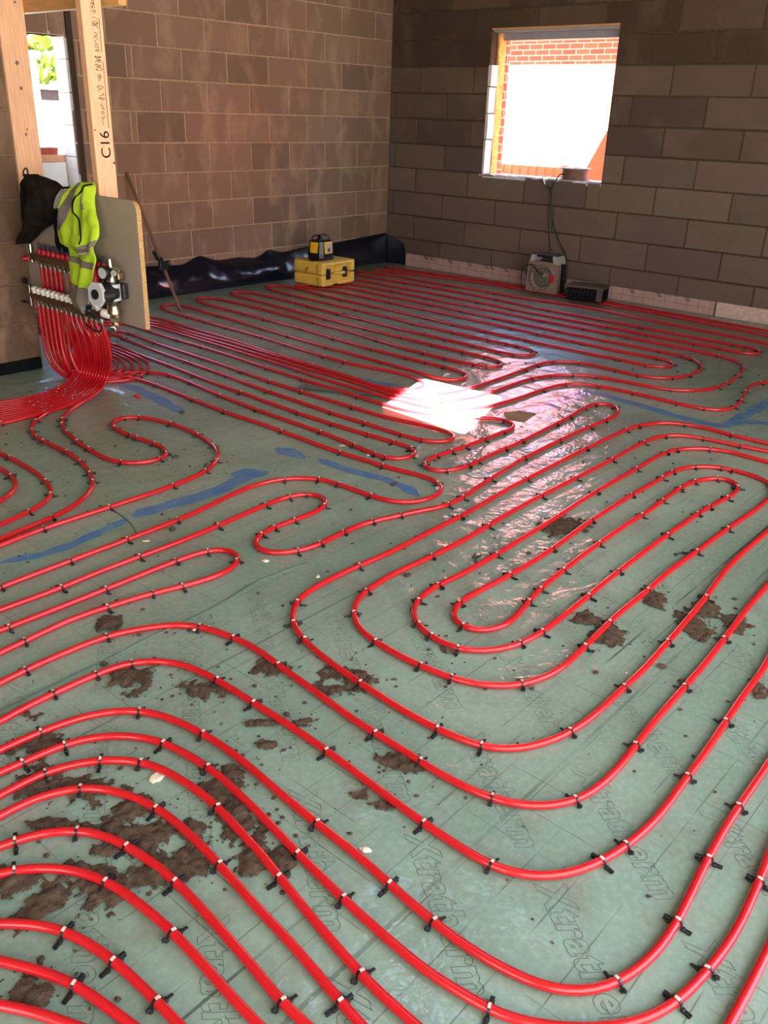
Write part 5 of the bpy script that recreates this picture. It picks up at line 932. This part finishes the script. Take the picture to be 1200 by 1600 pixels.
    g = G(); g.lathe([(.021, 0), (.023, .004), (.023, .045), (.02, .05)], L(-4.81, -2.36, .470), (-.35, .9, .1), 18); g.build('white_cap', M['white'], r)
    g = G()
    c0 = (-4.865, -2.265, .418)
    pts = [L(c0[0]-.02*math.sin(t), c0[1]+.082*math.cos(t), c0[2]+.052*math.sin(t)+.01) for t in [k*2*PI/22 for k in range(22)]]
    g.tube(pts, .0048, 8, closed=True); g.tube(spline([L(-4.88, -2.27, .475), L(-4.86, -2.25, .51), L(-4.85, -2.26, .55)], .01), .016, 8); g.build('pump_cable', M['black'], r)
    g = G(); g.cyl(L(xl, -2.40, zl), L(xl, -2.378, .50), .017, n=12); g.cyl(L(xu, -2.36, zu), L(-4.79, -2.30, .685), .017, n=12); g.build('elbow', M['brass'], r)
manifold()

# ------------------------------------------------------------------ clothes draped over the panel
def drape(name, rows, mat, parent=None, nu=26, sub=5, folds=(), bulge=.03, thick=.006, cut=None, off=0.0, seed=0):
    """rows of (x, yL, zL, yR, zR) from top to bottom; cut(u, v) keeps a cell"""
    R = np.array(rows); n = len(R); t = np.arange(n); tt = np.linspace(0, n-1, (n-1)*sub+1)
    Q = np.stack([np.interp(tt, t, R[:, k]) for k in range(5)], 1)
    k = np.ones(sub)/sub
    for c in range(5):
        pad = np.pad(Q[:, c], sub//2, 'edge'); Q[:, c] = np.convolve(pad, k, 'valid')[:len(Q)]
    V = []; F = []
    for i, (x, yl, zl, yr, zr) in enumerate(Q):
        v = i/(len(Q)-1)
        for j in range(nu+1):
            u = j/nu
            y = yl+(yr-yl)*u; z = zl+(zr-zl)*u
            d = bulge*math.sin(PI*min(1, max(0, u)))**.6
            for (f, ph, sl, am) in folds: d += am*math.sin(f*u*2*PI+ph+sl*v)*min(1, v*3+.2)
            d += .010*noise.noise(Vector((y*16, z*16, seed)))
            V.append((x-d-off, y, z))
    ok = []
    for i in range(len(Q)-1):
        for j in range(nu):
            if cut and not cut((j+.5)/nu, (i+.5)/(len(Q)-1)): continue
            a = i*(nu+1)+j; F.append((a, a+1, a+nu+2, a+nu+1))
    o = mesh_obj(name, V, F, mat, parent, smooth=True)
    bm = bmesh.new(); bm.from_mesh(o.data); bmesh.ops.delete(bm, geom=[q for q in bm.verts if not q.link_faces], context='VERTS'); bm.to_mesh(o.data); bm.free()
    m = o.modifiers.new('thickness', 'SOLIDIFY'); m.thickness = thick; m.offset = 1
    return o
VEST = [[-4.745, -2.106, 1.081, -2.227, 1.089], [-4.765, -2.076, 1.061, -2.268, 1.074], [-4.765, -2.023, 1.034, -2.269, 1.051], [-4.765, -1.987, 1.006, -2.259, 1.027], [-4.765, -1.962, 0.977, -2.254, 1.0], [-4.765, -1.942, 0.944, -2.253, 0.97], [-4.774, -1.938, 0.913, -2.274, 0.942], [-4.782, -1.933, 0.882, -2.293, 0.915], [-4.791, -1.928, 0.85, -2.313, 0.887], [-4.799, -1.935, 0.82, -2.32, 0.858], [-4.807, -1.942, 0.792, -2.31, 0.831], [-4.812, -1.953, 0.772, -2.298, 0.809], [-4.816, -2.025, 0.767, -2.29, 0.796], [-4.819, -2.084, 0.761, -2.282, 0.783], [-4.839, -2.176, 0.76, -2.3, 0.774], [-4.844, -2.224, 0.754, -2.288, 0.761]]
JACK = [[-4.75, -1.614, 1.09, -1.667, 1.093], [-4.75, -1.581, 1.069, -1.754, 1.08], [-4.75, -1.55, 1.051, -1.827, 1.069], [-4.75, -1.524, 1.03, -1.874, 1.053], [-4.765, -1.539, 1.009, -1.932, 1.036], [-4.765, -1.523, 0.975, -1.919, 1.005], [-4.765, -1.506, 0.941, -1.899, 0.972], [-4.765, -1.497, 0.907, -1.873, 0.938], [-4.765, -1.488, 0.873, -1.852, 0.905], [-4.765, -1.492, 0.84, -1.832, 0.871], [-4.765, -1.514, 0.819, -1.793, 0.845], [-4.765, -1.522, 0.796, -1.715, 0.815], [-4.765, -1.486, 0.769, -1.675, 0.788], [-4.765, -1.465, 0.743, -1.628, 0.76], [-4.765, -1.486, 0.718, -1.558, 0.725]]
BLK = [[-4.75, -1.878, 0.966, -1.935, 0.971], [-4.75, -1.837, 0.925, -1.907, 0.931], [-4.75, -1.818, 0.869, -1.889, 0.876], [-4.75, -1.809, 0.803, -1.88, 0.811], [-4.75, -1.804, 0.754, -1.939, 0.768], [-4.75, -1.809, 0.721, -1.939, 0.736], [-4.75, -1.858, 0.714, -1.936, 0.723]]
GRY = [[-4.77, -1.948, 1.041, -2.04, 1.047], [-4.77, -1.917, 1.014, -2.01, 1.021], [-4.77, -1.893, 0.987, -1.98, 0.994], [-4.77, -1.874, 0.961, -1.943, 0.966], [-4.77, -1.862, 0.935, -1.893, 0.937]]
VLOW = [[-4.8, -2.038, 0.808, -2.26, 0.831], [-4.808, -2.047, 0.784, -2.275, 0.809], [-4.822, -2.058, 0.762, -2.298, 0.788], [-4.835, -2.076, 0.739, -2.321, 0.767], [-4.85, -2.096, 0.715, -2.34, 0.743], [-4.867, -2.112, 0.687, -2.356, 0.716], [-4.875, -2.119, 0.657, -2.346, 0.686], [-4.875, -2.112, 0.624, -2.323, 0.652], [-4.875, -2.107, 0.575, -2.296, 0.601], [-4.875, -2.096, 0.525, -2.274, 0.551], [-4.875, -2.095, 0.492, -2.262, 0.517], [-4.875, -2.164, 0.473, -2.256, 0.488], [-4.875, -2.209, 0.461, -2.252, 0.468]]
def vest():
    folds = ((1.2, .4, 3, .014), (2.6, 1.2, -4, .010), (4.1, .3, 2, .005))
    o = drape('hi_vis_vest', VEST, M['hivis'], folds=folds, bulge=.035, nu=60, sub=8)
    tag(o, 'fluorescent yellow hi-vis vest with grey bands draped over the grey panel', 'vest')
    f2 = ((1.1, 2.0, 2, .008), (2.3, .5, -3, .005))
    n = len(VEST)-1; n2 = len(VLOW)-1
    kw = dict(folds=folds, bulge=.035, thick=.002, off=.003, nu=60, sub=8)
    k2 = dict(folds=f2, bulge=.012, thick=.002, off=.003, nu=60, sub=8)
    lowp = drape('hanging_front_panel', VLOW, M['hivis'], o, folds=f2, bulge=.012, nu=60, sub=8)
    drape('shoulder_band', VEST, M['reflective'], o, cut=lambda u, v: abs(u-(.42-.042*(v*n)))<.10 and v*n < 8.5 and u < .62, **kw)
    drape('side_band', VEST, M['reflective'], o, cut=lambda u, v: (.62 < u-.02*(v*n-2) < .78 and 2.0 < v*n < 5.2), **kw)
    drape('lower_front_band', VEST, M['reflective'], o, cut=lambda u, v: u > .66 and v*n > 10.2+(1-u)*6, **kw)
    drape('waist_band', VLOW, M['reflective'], lowp, cut=lambda u, v: 4.0+2.0*u < v*n < 5.2+2.1*u, **k2)
    drape('hem_band', VLOW, M['reflective'], lowp, cut=lambda u, v: v*n > 9.4+.8*u, **k2)
    g = G()
    def pt(u, k):
        i = int(k); f = k-i; a = np.array(VEST[i]); b = np.array(VEST[min(i+1, n)]); q = a+(b-a)*f
        d = .035*math.sin(PI*u)**.6; v = k/n
        for (fr, ph, sl, am) in folds: d += am*math.sin(fr*u*2*PI+ph+sl*v)*min(1, v*3+.2)
        y = q[1]+(q[3]-q[1])*u; z = q[2]+(q[4]-q[2])*u
        d += .010*noise.noise(Vector((y*16, z*16, 0)))
        return (q[0]-d-.004, y, z)
    g.tube(spline([pt(u, k) for u, k in ((.97, .6), (.80, 1.0), (.60, 2.2), (.50, 3.6), (.52, 5.4), (.62, 6.6), (.70, 8.2), (.74, 10.0), (.74, 11.0))], .008), .0042, 6)
    g.build('black_binding', M['navy'], o)
    return o
vest()
o = drape('camouflage_jacket', JACK, M['camo'], folds=((1.3, 2.2, 2, .018), (2.7, .2, -3, .012)), bulge=.055, seed=3)
tag(o, 'dark camouflage jacket hanging by its loop at the top corner of the grey panel', 'jacket')
G().tube(spline([(-4.78, -1.605, 1.075), (-4.775, -1.60, 1.10), (-4.77, -1.62, 1.118), (-4.775, -1.645, 1.105), (-4.78, -1.65, 1.075)], .006), .0035, 6).build('hanging_loop', M['navy'], o)
o = drape('black_garment', BLK, M['navy'], folds=((1.5, 0, 1, .006),), bulge=.012, seed=5); tag(o, 'plain black garment hanging between the camouflage jacket and the yellow vest', 'garment')
o = drape('grey_strap', GRY, M['ltgrey'], folds=((2.0, 0, 1, .004),), bulge=.01, seed=6); tag(o, 'light grey cloth flap over the panel edge next to the yellow vest', 'cloth')

# ------------------------------------------------------------------ red pipes and their clips
def clip_mesh(flip):
    g = G(); n = 14; hw = .0026; r0, r1 = .0104, .0124
    s = -1 if flip else 1
    for k in range(n):
        a0 = math.radians(-28+236*k/n); a1 = math.radians(-28+236*(k+1)/n)
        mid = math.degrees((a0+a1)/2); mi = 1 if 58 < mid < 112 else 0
        V = []
        for a in (a0, a1):
            for r in (r0, r1):
                for x in (-hw, hw): V.append((x, math.cos(a)*r*s, .011+math.sin(a)*r))
        g.add(V, [(0, 1, 5, 4), (2, 6, 7, 3), (0, 4, 6, 2), (1, 3, 7, 5)], mi)
    for sy in (-1, 1):
        g.box((-.005, sy*.0155-.004, 0), (.005, sy*.0155+.004, .0075), bev=.002)
    g.box((-.0035, s*.017, .002), (.0025, s*.031, .0055), bev=.0012)
    g.box((-.0028, -s*.024, .004), (.0028, -s*.014, .012), bev=.0015)
    me_o = g.build('pipe_clip', [M['black'], M['clip_glint']]); me = me_o.data; bpy.data.objects.remove(me_o); return me
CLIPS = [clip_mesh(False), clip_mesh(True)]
rnd = random.Random(11)
for key, (label, P, cl) in PIPES.items():
    near = min(p[0] for p in P) < -5.2
    R = spline(P, .025 if near else .03, 1.2 if near else 1.8)
    V, F = sweep(R, .0096, 12)
    o = mesh_obj('heating_pipe', V, F, M['red'], smooth=True)
    tag(o, label, 'pipe', 'red underfloor heating pipes')
    if len(key) == 2 and key[0] == 'R':                       # ties along the crowded bundle
        L_ = np.where(R[:, 2] < .02)[0]
        cl = [R[L_[int(len(L_)*f)], :2] for f in (.08+.03*(int(key[1]) % 3), .27+.04*(int(key[1]) % 2), .5)]
    for cx, cy in cl:
        i = int(np.argmin(np.hypot(R[:, 0]-cx, R[:, 1]-cy)+(R[:, 2] > .03)*9))
        t = R[min(i+1, len(R)-1)]-R[max(i-1, 0)]
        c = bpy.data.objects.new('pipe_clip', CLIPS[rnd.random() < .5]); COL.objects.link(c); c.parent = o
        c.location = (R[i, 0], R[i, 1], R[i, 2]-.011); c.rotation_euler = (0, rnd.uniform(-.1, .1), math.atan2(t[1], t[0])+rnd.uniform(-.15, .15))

# ------------------------------------------------------------------ things on the floor: tape, overlaps, mud, stones
def ribbon(name, pts, w_, z, mat, label, cat, rag=.25, seed=0):
    R = spline([(p[0], p[1], z) for p in pts], .02); V = []; F = []
    for i, p in enumerate(R):
        t = R[min(i+1, len(R)-1)]-R[max(i-1, 0)]; t /= np.linalg.norm(t); nrm = np.array([-t[1], t[0], 0])
        e = min(1, .25+i/4, .25+(len(R)-1-i)/4)
        a = w_*e*(1+rag*2*noise.noise(Vector((i*.21, seed, 0)))); b = w_*e*(1+rag*2*noise.noise(Vector((i*.23, seed+9, 0))))
        q1 = p+nrm*a/2; q2 = p-nrm*b/2; V += [tuple(q1), tuple(p+np.array([0, 0, .0006])), tuple(q2)]
    for i in range(len(R)-1): a = 3*i; F += [(a, a+1, a+4, a+3), (a+1, a+2, a+5, a+4)]
    o = mesh_obj(name, V, F, mat, smooth=True); return tag(o, label, cat)
TAPES = {'a': [[-6.103, -3.605], [-5.938, -3.648], [-5.754, -3.637], [-5.593, -3.6]], 'b': [[-5.575, -3.602], [-5.42, -3.604], [-5.31, -3.623], [-5.144, -3.62], [-4.922, -3.566]], 'c': [[-4.587, -2.009], [-4.593, -2.294], [-4.661, -2.697]], 'd': [[-4.667, -3.421], [-4.666, -3.609]], 'e': [[-4.63, -3.655], [-4.633, -3.829], [-4.598, -4.072], [-4.635, -4.25]], 'f': [[-5.034, -3.529], [-4.898, -3.622]], 'g': [[-3.406, -3.938], [-3.129, -3.952], [-2.716, -3.97]], 'h': [[-2.734, -3.989], [-2.772, -4.258], [-2.816, -4.635], [-2.788, -4.821]], 'i': [[-2.806, -4.804], [-2.505, -4.797], [-2.087, -4.805]], 'j': [[-2.634, -4.794], [-2.57, -4.974]], 'k': [[-3.523, -2.851], [-3.527, -3.032], [-3.46, -3.131]]}
tl = {'a': 'blue tape strip running to the edge of the film beside the parallel straight pipes', 'b': 'ragged blue tape piece between the S-shaped pipe and the parallel straight pipes', 'c': 'dull blue tape strip slanting away below the manifold bends',
      'd': 'small blue tape patch under the long straight pipes', 'e': 'blue tape strip ending inside the wide bend below the sunlit patch', 'f': 'small blue tape scrap joined to the ragged piece', 'g': 'blue tape strip running out to the right of the sunlit patch',
      'h': 'long blue tape line between the wall-side loops and the spiral', 'i': 'blue tape strip meeting the long tape line near the right edge', 'j': 'short blue tape branch beside the right-edge strip', 'k': 'blue tape patch above the tight pipe bundle near the sunlit patch'}
tw = {'a': .045, 'b': .075, 'c': .07, 'd': .09, 'e': .05, 'f': .10, 'g': .10, 'h': .07, 'i': .07, 'j': .07, 'k': .09}
for i, (k, p) in enumerate(TAPES.items()): ribbon('blue_tape', p, tw[k], .0012, M['tape'], tl[k], 'tape', .3, i)
M['filmedge'] = simple('dark_green_film_edge', '3E5A4C', .4, .2, 20, coat=.6)
for i, (p, lb) in enumerate((([[-6.6, -4.38], [-6.445, -4.375], [-6.314, -4.371], [-6.173, -4.37], [-6.03, -4.359], [-5.876, -4.362], [-5.741, -4.35], [-5.587, -4.327], [-5.372, -4.349]], 'dark edge of the lapped film sheet beside the hairpin pipe'),
     ([[-5.603, -3.42], [-5.595, -3.54], [-5.617, -3.657], [-5.65, -3.742]], 'short curled film edge crossing the ragged blue tape'))):
    V, F = sweep(spline([(a, b, .001) for a, b in p], .02), .003, 6); o = mesh_obj('film_edge', V, F, M['filmedge'], smooth=True); tag(o, lb, 'film edge')
o = mesh_obj('film_flap', [(-3.98, -2.80, .002), (-3.80, -2.72, .002), (-3.66, -3.25, .002), (-3.74, -3.20, .012), (-3.92, -2.86, .012)], [(0, 1, 2, 3, 4)], simple('dull_green_flap', '5A6458', .5, .1, 20)); tag(o, 'dull green flap of film lifted beside the tight pipe bundle', 'film')

MUD = [[-6.512, -4.593, 0.061, 0.05], [-6.575, -4.705, 0.073, 0.041], [-6.516, -4.798, 0.087, 0.039], [-6.477, -4.929, 0.049, 0.041], [-6.488, -5.028, 0.061, 0.048], [-6.69, -5.012, 0.101, 0.051], [-6.639, -5.091, 0.05, 0.041], [-6.781, -5.028, 0.061, 0.032], [-6.755, -4.931, 0.051, 0.035], [-6.857, -5.146, 0.039, 0.034], [-6.844, -5.189, 0.028, 0.02], [-6.48, -5.129, 0.06, 0.045], [-6.192, -4.507, 0.043, 0.062], [-6.145, -4.513, 0.026, 0.064], [-6.097, -4.65, 0.043, 0.03], [-6.07, -4.699, 0.069, 0.03], [-5.88, -4.745, 0.063, 0.038], [-6.322, -5.094, 0.043, 0.041], [-6.339, -5.188, 0.034, 0.047], [-6.379, -5.224, 0.027, 0.045], [-6.29, -5.009, 0.052, 0.033], [-5.771, -4.926, 0.071, 0.047], [-5.834, -4.925, 0.044, 0.036], [-5.058, -5.332, 0.06, 0.07], [-4.482, -4.841, 0.088, 0.072], [-4.809, -5.509, 0.045, 0.105], [-4.75, -5.34, 0.039, 0.063], [-4.716, -5.606, 0.045, 0.05], [-6.085, -5.274, 0.027, 0.021], [-6.087, -5.316, 0.036, 0.016], [-5.953, -5.237, 0.047, 0.023], [-6.541, -5.125, 0.052, 0.026], [-6.446, -5.127, 0.027, 0.037], [-5.466, -5.039, 0.03, 0.021], [-6.068, -4.206, 0.038, 0.038], [-5.899, -4.423, 0.034, 0.03], [-5.791, -5.005, 0.038, 0.02], [-6.115, -4.979, 0.039, 0.015], [-6.574, -4.99, 0.04, 0.015], [-6.613, -4.84, 0.083, 0.016], [-5.026, -5.258, 0.051, 0.048], [-4.71, -5.499, 0.053, 0.044], [-5.073, -3.199, 0.057, 0.041], [-5.083, -3.439, 0.044, 0.045], [-5.536, -3.803, 0.038, 0.028], [-5.137, -3.528, 0.037, 0.029], [-6.464, -4.444, 0.073, 0.028], [-5.029, -5.791, 0.027, 0.046], [-6.514, -4.946, 0.035, 0.06], [-6.524, -5.022, 0.04, 0.026], [-6.503, -5.104, 0.053, 0.032], [-6.303, -5.025, 0.044, 0.043], [-6.348, -5.152, 0.035, 0.042], [-6.303, -5.172, 0.025, 0.051], [-6.344, -5.275, 0.027, 0.046], [-6.54, -4.553, 0.046, 0.03], [-6.421, -5.073, 0.03, 0.031], [-6.651, -4.994, 0.091, 0.021], [-6.246, -4.991, 0.036, 0.027], [-5.938, -5.286, 0.046, 0.018], [-5.988, -4.985, 0.049, 0.018], [-6.078, -4.89, 0.057, 0.016], [-6.213, -4.463, 0.021, 0.044]]
def gridnoise(shape, cells, rs):
    a = rs.rand(cells[0]+2, cells[1]+2); y = np.linspace(0, cells[0], shape[0]); x = np.linspace(0, cells[1], shape[1])
    yi = np.minimum(y.astype(int), cells[0]); xi = np.minimum(x.astype(int), cells[1]); fy = (y-yi)[:, None]; fx = (x-xi)[None]
    fy = fy*fy*(3-2*fy); fx = fx*fx*(3-2*fx)
    return (a[yi][:, xi]*(1-fy)*(1-fx)+a[yi+1][:, xi]*fy*(1-fx)+a[yi][:, xi+1]*(1-fy)*fx+a[yi+1][:, xi+1]*fy*fx)
def mud():
    rs = np.random.RandomState(5); V = []; F = []
    x0, x1, y0_, y1_ = -7.0, -4.35, -6.2, -4.0; st = .0045
    nx, ny = int((x1-x0)/st), int((y1_-y0_)/st)
    X_, Y_ = np.meshgrid(np.linspace(x0, x1, nx), np.linspace(y0_, y1_, ny), indexing='ij')
    val = np.zeros_like(X_)
    for mx, my, ra, rb in MUD:
        # px-right is roughly (.65,-.76), px-down is roughly (-.76,-.65)
        dx, dy = X_-mx, Y_-my; u = (dx*.65-dy*.76)/(ra*1.0); v = (-dx*.76-dy*.65)/(rb*1.15)
        val = np.maximum(val, np.exp(-.7*(u*u+v*v)))
    N = .5*gridnoise(X_.shape, (nx//14, ny//14), rs)+.3*gridnoise(X_.shape, (nx//6, ny//6), rs)+.2*gridnoise(X_.shape, (nx//2, ny//2), rs)
    N2 = gridnoise(X_.shape, (nx//4, ny//4), rs); N3 = gridnoise(X_.shape, (nx//2, ny//2), rs); h = val*1.25*N*1.5-.48+(N2-.5)*.42+(N3-.5)*.26
    Hh = np.clip(h, 0, None)**.7*.011+(h > 0)*.004*gridnoise(X_.shape, (nx//3, ny//3), rs)
    idx = -np.ones(X_.shape, int); keep = h > -.02
    ii, jj = np.where(keep); idx[ii, jj] = np.arange(len(ii))
    V = [(X_[i, j], Y_[i, j], .0008+Hh[i, j]) for i, j in zip(ii, jj)]
    for i, j in zip(ii, jj):
        if i+1 < nx and j+1 < ny and keep[i+1, j] and keep[i, j+1] and keep[i+1, j+1]: F.append((idx[i, j], idx[i+1, j], idx[i+1, j+1], idx[i, j+1]))
    o = mesh_obj('wet_mud', V, F, M['mud'], smooth=True)
    tag(o, 'dark brown wet mud trodden over the green film between the pipes', 'mud', kind='stuff')
M['mud'] = simple('wet_brown_mud', '4C3D31', .9, .4, 60, bump=1.0, spec=.2)
mud()
def crumbs():
    rnd = random.Random(3); g = G()
    def rock(c, s):
        bm = bmesh.new(); bmesh.ops.create_icosphere(bm, subdivisions=1, radius=1)
        for v in bm.verts: v.co = Vector((v.co.x*s*rnd.uniform(.6, 1.2)+c[0], v.co.y*s*rnd.uniform(.6, 1.2)+c[1], max(.0, v.co.z*s*.45*rnd.uniform(.6, 1.1)+s*.28)+.0008))
        g.bm(bm)
    for k in range(1400):
        if k < 560:
            m = rnd.choice(MUD); c = (m[0]+rnd.gauss(0, m[2]*.9+.03), m[1]+rnd.gauss(0, m[2]*.9+.03)); s = abs(rnd.gauss(0, .0032))+.0014
        else:
            c = (rnd.uniform(-6.9, -1.2), 0); c = (c[0], rnd.uniform(-6.0 if c[0] < -4.4 else -5.2, -1.6 if c[0] < -5 else -.9)); s = abs(rnd.gauss(0, .004))+.0015
        rock(c, s)
    o = g.build('soil_crumbs', M['crumb']); tag(o, 'small dark crumbs of soil scattered over the green film', 'soil', kind='stuff')
crumbs()
def pebble(name, x, y, sx, sy, sz, mat, label, cat, seed):
    bm = bmesh.new(); bmesh.ops.create_icosphere(bm, subdivisions=3, radius=1)
    for v in bm.verts:
        k = 1+.35*noise.noise(v.co*1.4+Vector((seed, 0, 0)))+.12*noise.noise(v.co*4+Vector((0, seed, 0)))
        v.co = Vector((v.co.x*sx*k, v.co.y*sy*k, max(-sz*.5, v.co.z*sz*k)+sz*.5))
    g = G(); g.bm(bm, smooth=True); o = g.build(name, mat); o.location = (x, y, .001); o.rotation_euler = (0, 0, seed); return tag(o, label, cat)
ST = [(-5.882, -4.447, .013, .009, .008, 'white stone against the pipe at the film overlap, larger of the pair'), (-5.915, -4.425, .009, .007, .006, 'smaller white stone of the pair at the film overlap'),
      (-6.371, -4.875, .023, .016, .003, 'large flat pale stone lying between two arching pipes'), (-5.463, -4.236, .012, .009, .003, 'white chip just below the hairpin beside the spiral'),
      (-5.418, -4.449, .009, .007, .004, 'pale chip beside the outermost spiral ring'), (-6.205, -5.385, .013, .008, .005, 'yellowish chip touching the pipe above the nearest lettering'),
      (-6.293, -5.105, .009, .007, .005, 'small pale stone in the mud between two arching pipes'), (-5.661, -3.813, .014, .006, .002, 'white sliver of packaging by the parallel straight pipes'),
      (-4.526, -4.262, .012, .012, .008, 'off-white crumb inside the wide bend below the sunlit patch'), (-4.43, -3.615, .016, .008, .003, 'flat white chip beside the long straight pipes'),
      (-4.438, -3.786, .01, .007, .003, 'small white chip next to a clip near the wide bend')]
for i, (x, y, a, b, c_, lb) in enumerate(ST): pebble('stone', x, y, a, b, c_, M['stone'], lb, 'stone', i*1.7)
o = pebble('pipe_offcut', -4.672, -2.318, .02, .012, .01, M['red'], 'short red scrap lying on the film below the manifold', 'scrap', 2.2)
CL = [(-4.665, -2.70, 'dark soil clod by the wriggling pipe under the manifold'), (-5.073, -3.199, 'dark soil clod on the S-shaped pipe bend'), (-5.075, -3.10, 'soil clod inside the S-shaped pipe, next to the bend'), (-5.536, -3.803, 'dark clod between the two parallel straight pipes'), (-4.62, -4.10, 'dark clod inside the wide bend below the sunlit patch'),
      (-5.03, -5.80, 'dark clod near the right edge beside the third U turn'), (-5.14, -5.62, 'pair-sized soil clod between the U turns'), (-5.466, -5.039, 'flat clod against the second pipe ring of the spiral'), (-5.36, -4.82, 'clod inside the second spiral ring'), (-5.2, -4.66, 'dark clod near the tight turn inside the spiral')]
for i, (x, y, lb) in enumerate(CL): pebble('soil_clod', x, y, .016+.004*math.sin(i*2), .011, .007, M['crumb'], lb, 'soil clod', i*2.3+.4)
def loose_tie(x, y, rz, label):
    g = G(); g.tube(spline([(-.03, 0, .003), (-.01, .008, .004), (.012, .002, .004), (.03, -.008, .003)], .006), .003, 6); g.box((-.036, -.006, 0), (-.026, .005, .008), bev=.002); g.tube(spline([(.0, .02, .003), (.02, .012, .004), (.034, .016, .003)], .006), .0026, 6)
    o = g.build('loose_clip', M['black']); o.location = (x, y, .001); o.rotation_euler = (0, 0, rz); tag(o, label, 'clip')
P1 = (-4.93, -4.76); P2 = (-4.375, -5.28)
loose_tie(P1[0], P1[1], .5, 'loose black clip lying inside the spiral'); loose_tie(P2[0], P2[1], -.8, 'loose black clip lying outside the spiral near the right edge')
ct = mesh_obj('cardboard_scrap', [(-3.50, -4.02, .002), (-3.33, -3.99, .003), (-3.36, -3.90, .004), (-3.45, -3.86, .003), (-3.53, -3.93, .002)], [(0, 1, 2, 3, 4)], simple('brown_cardboard', '8A6E58', .9, .25, 40)); tag(ct, 'brown cardboard scrap beside the blue tape next to the sunlit patch', 'scrap')

# ------------------------------------------------------------------ outlined lettering printed on the film
def lettering():
    cu = bpy.data.curves.new('print', 'FONT'); cu.body = 'Xtratherm'; cu.size = .085; cu.fill_mode = 'NONE'; cu.bevel_depth = .0007; cu.bevel_resolution = 0; cu.resolution_u = 3; cu.shear = .18; cu.offset = .0028; cu.space_character = 1.08
    o = bpy.data.objects.new('print', cu); COL.objects.link(o); bpy.context.view_layer.update()
    dg = bpy.context.evaluated_depsgraph_get()
    me = bpy.data.meshes.new_from_object(o.evaluated_get(dg)); bpy.data.objects.remove(o)
    base = np.array([v.co[:] for v in me.vertices]); fc = [tuple(p.vertices) for p in me.polygons]
    wd = base[:, 0].max()
    d = np.array([-.57, -.82]); d /= np.linalg.norm(d); up = np.array([-d[1], d[0]])
    V = []; F = []
    st = np.array([-6.035, -5.705]); k = 0
    for row in range(-7, 8):
        for wn in range(-6, 7):
            org = st+up*(.226*row)+d*((wd+.10)*wn+.19*row)
            c = org+d*wd/2
            if not (-6.9 < c[0] < -4.6 and -6.4 < c[1] < -4.2): continue
            a = math.radians(rnd.uniform(-3, 3)); s_ = len(V)
            for p in base: q = org+d*p[0]+up*p[1]; V.append((q[0], q[1], .0006+p[2]*.25))
            F.extend([tuple(i+s_ for i in f) for f in fc])
    mesh_obj('printed_lettering', V, F, M['lettering'], floor)
lettering()
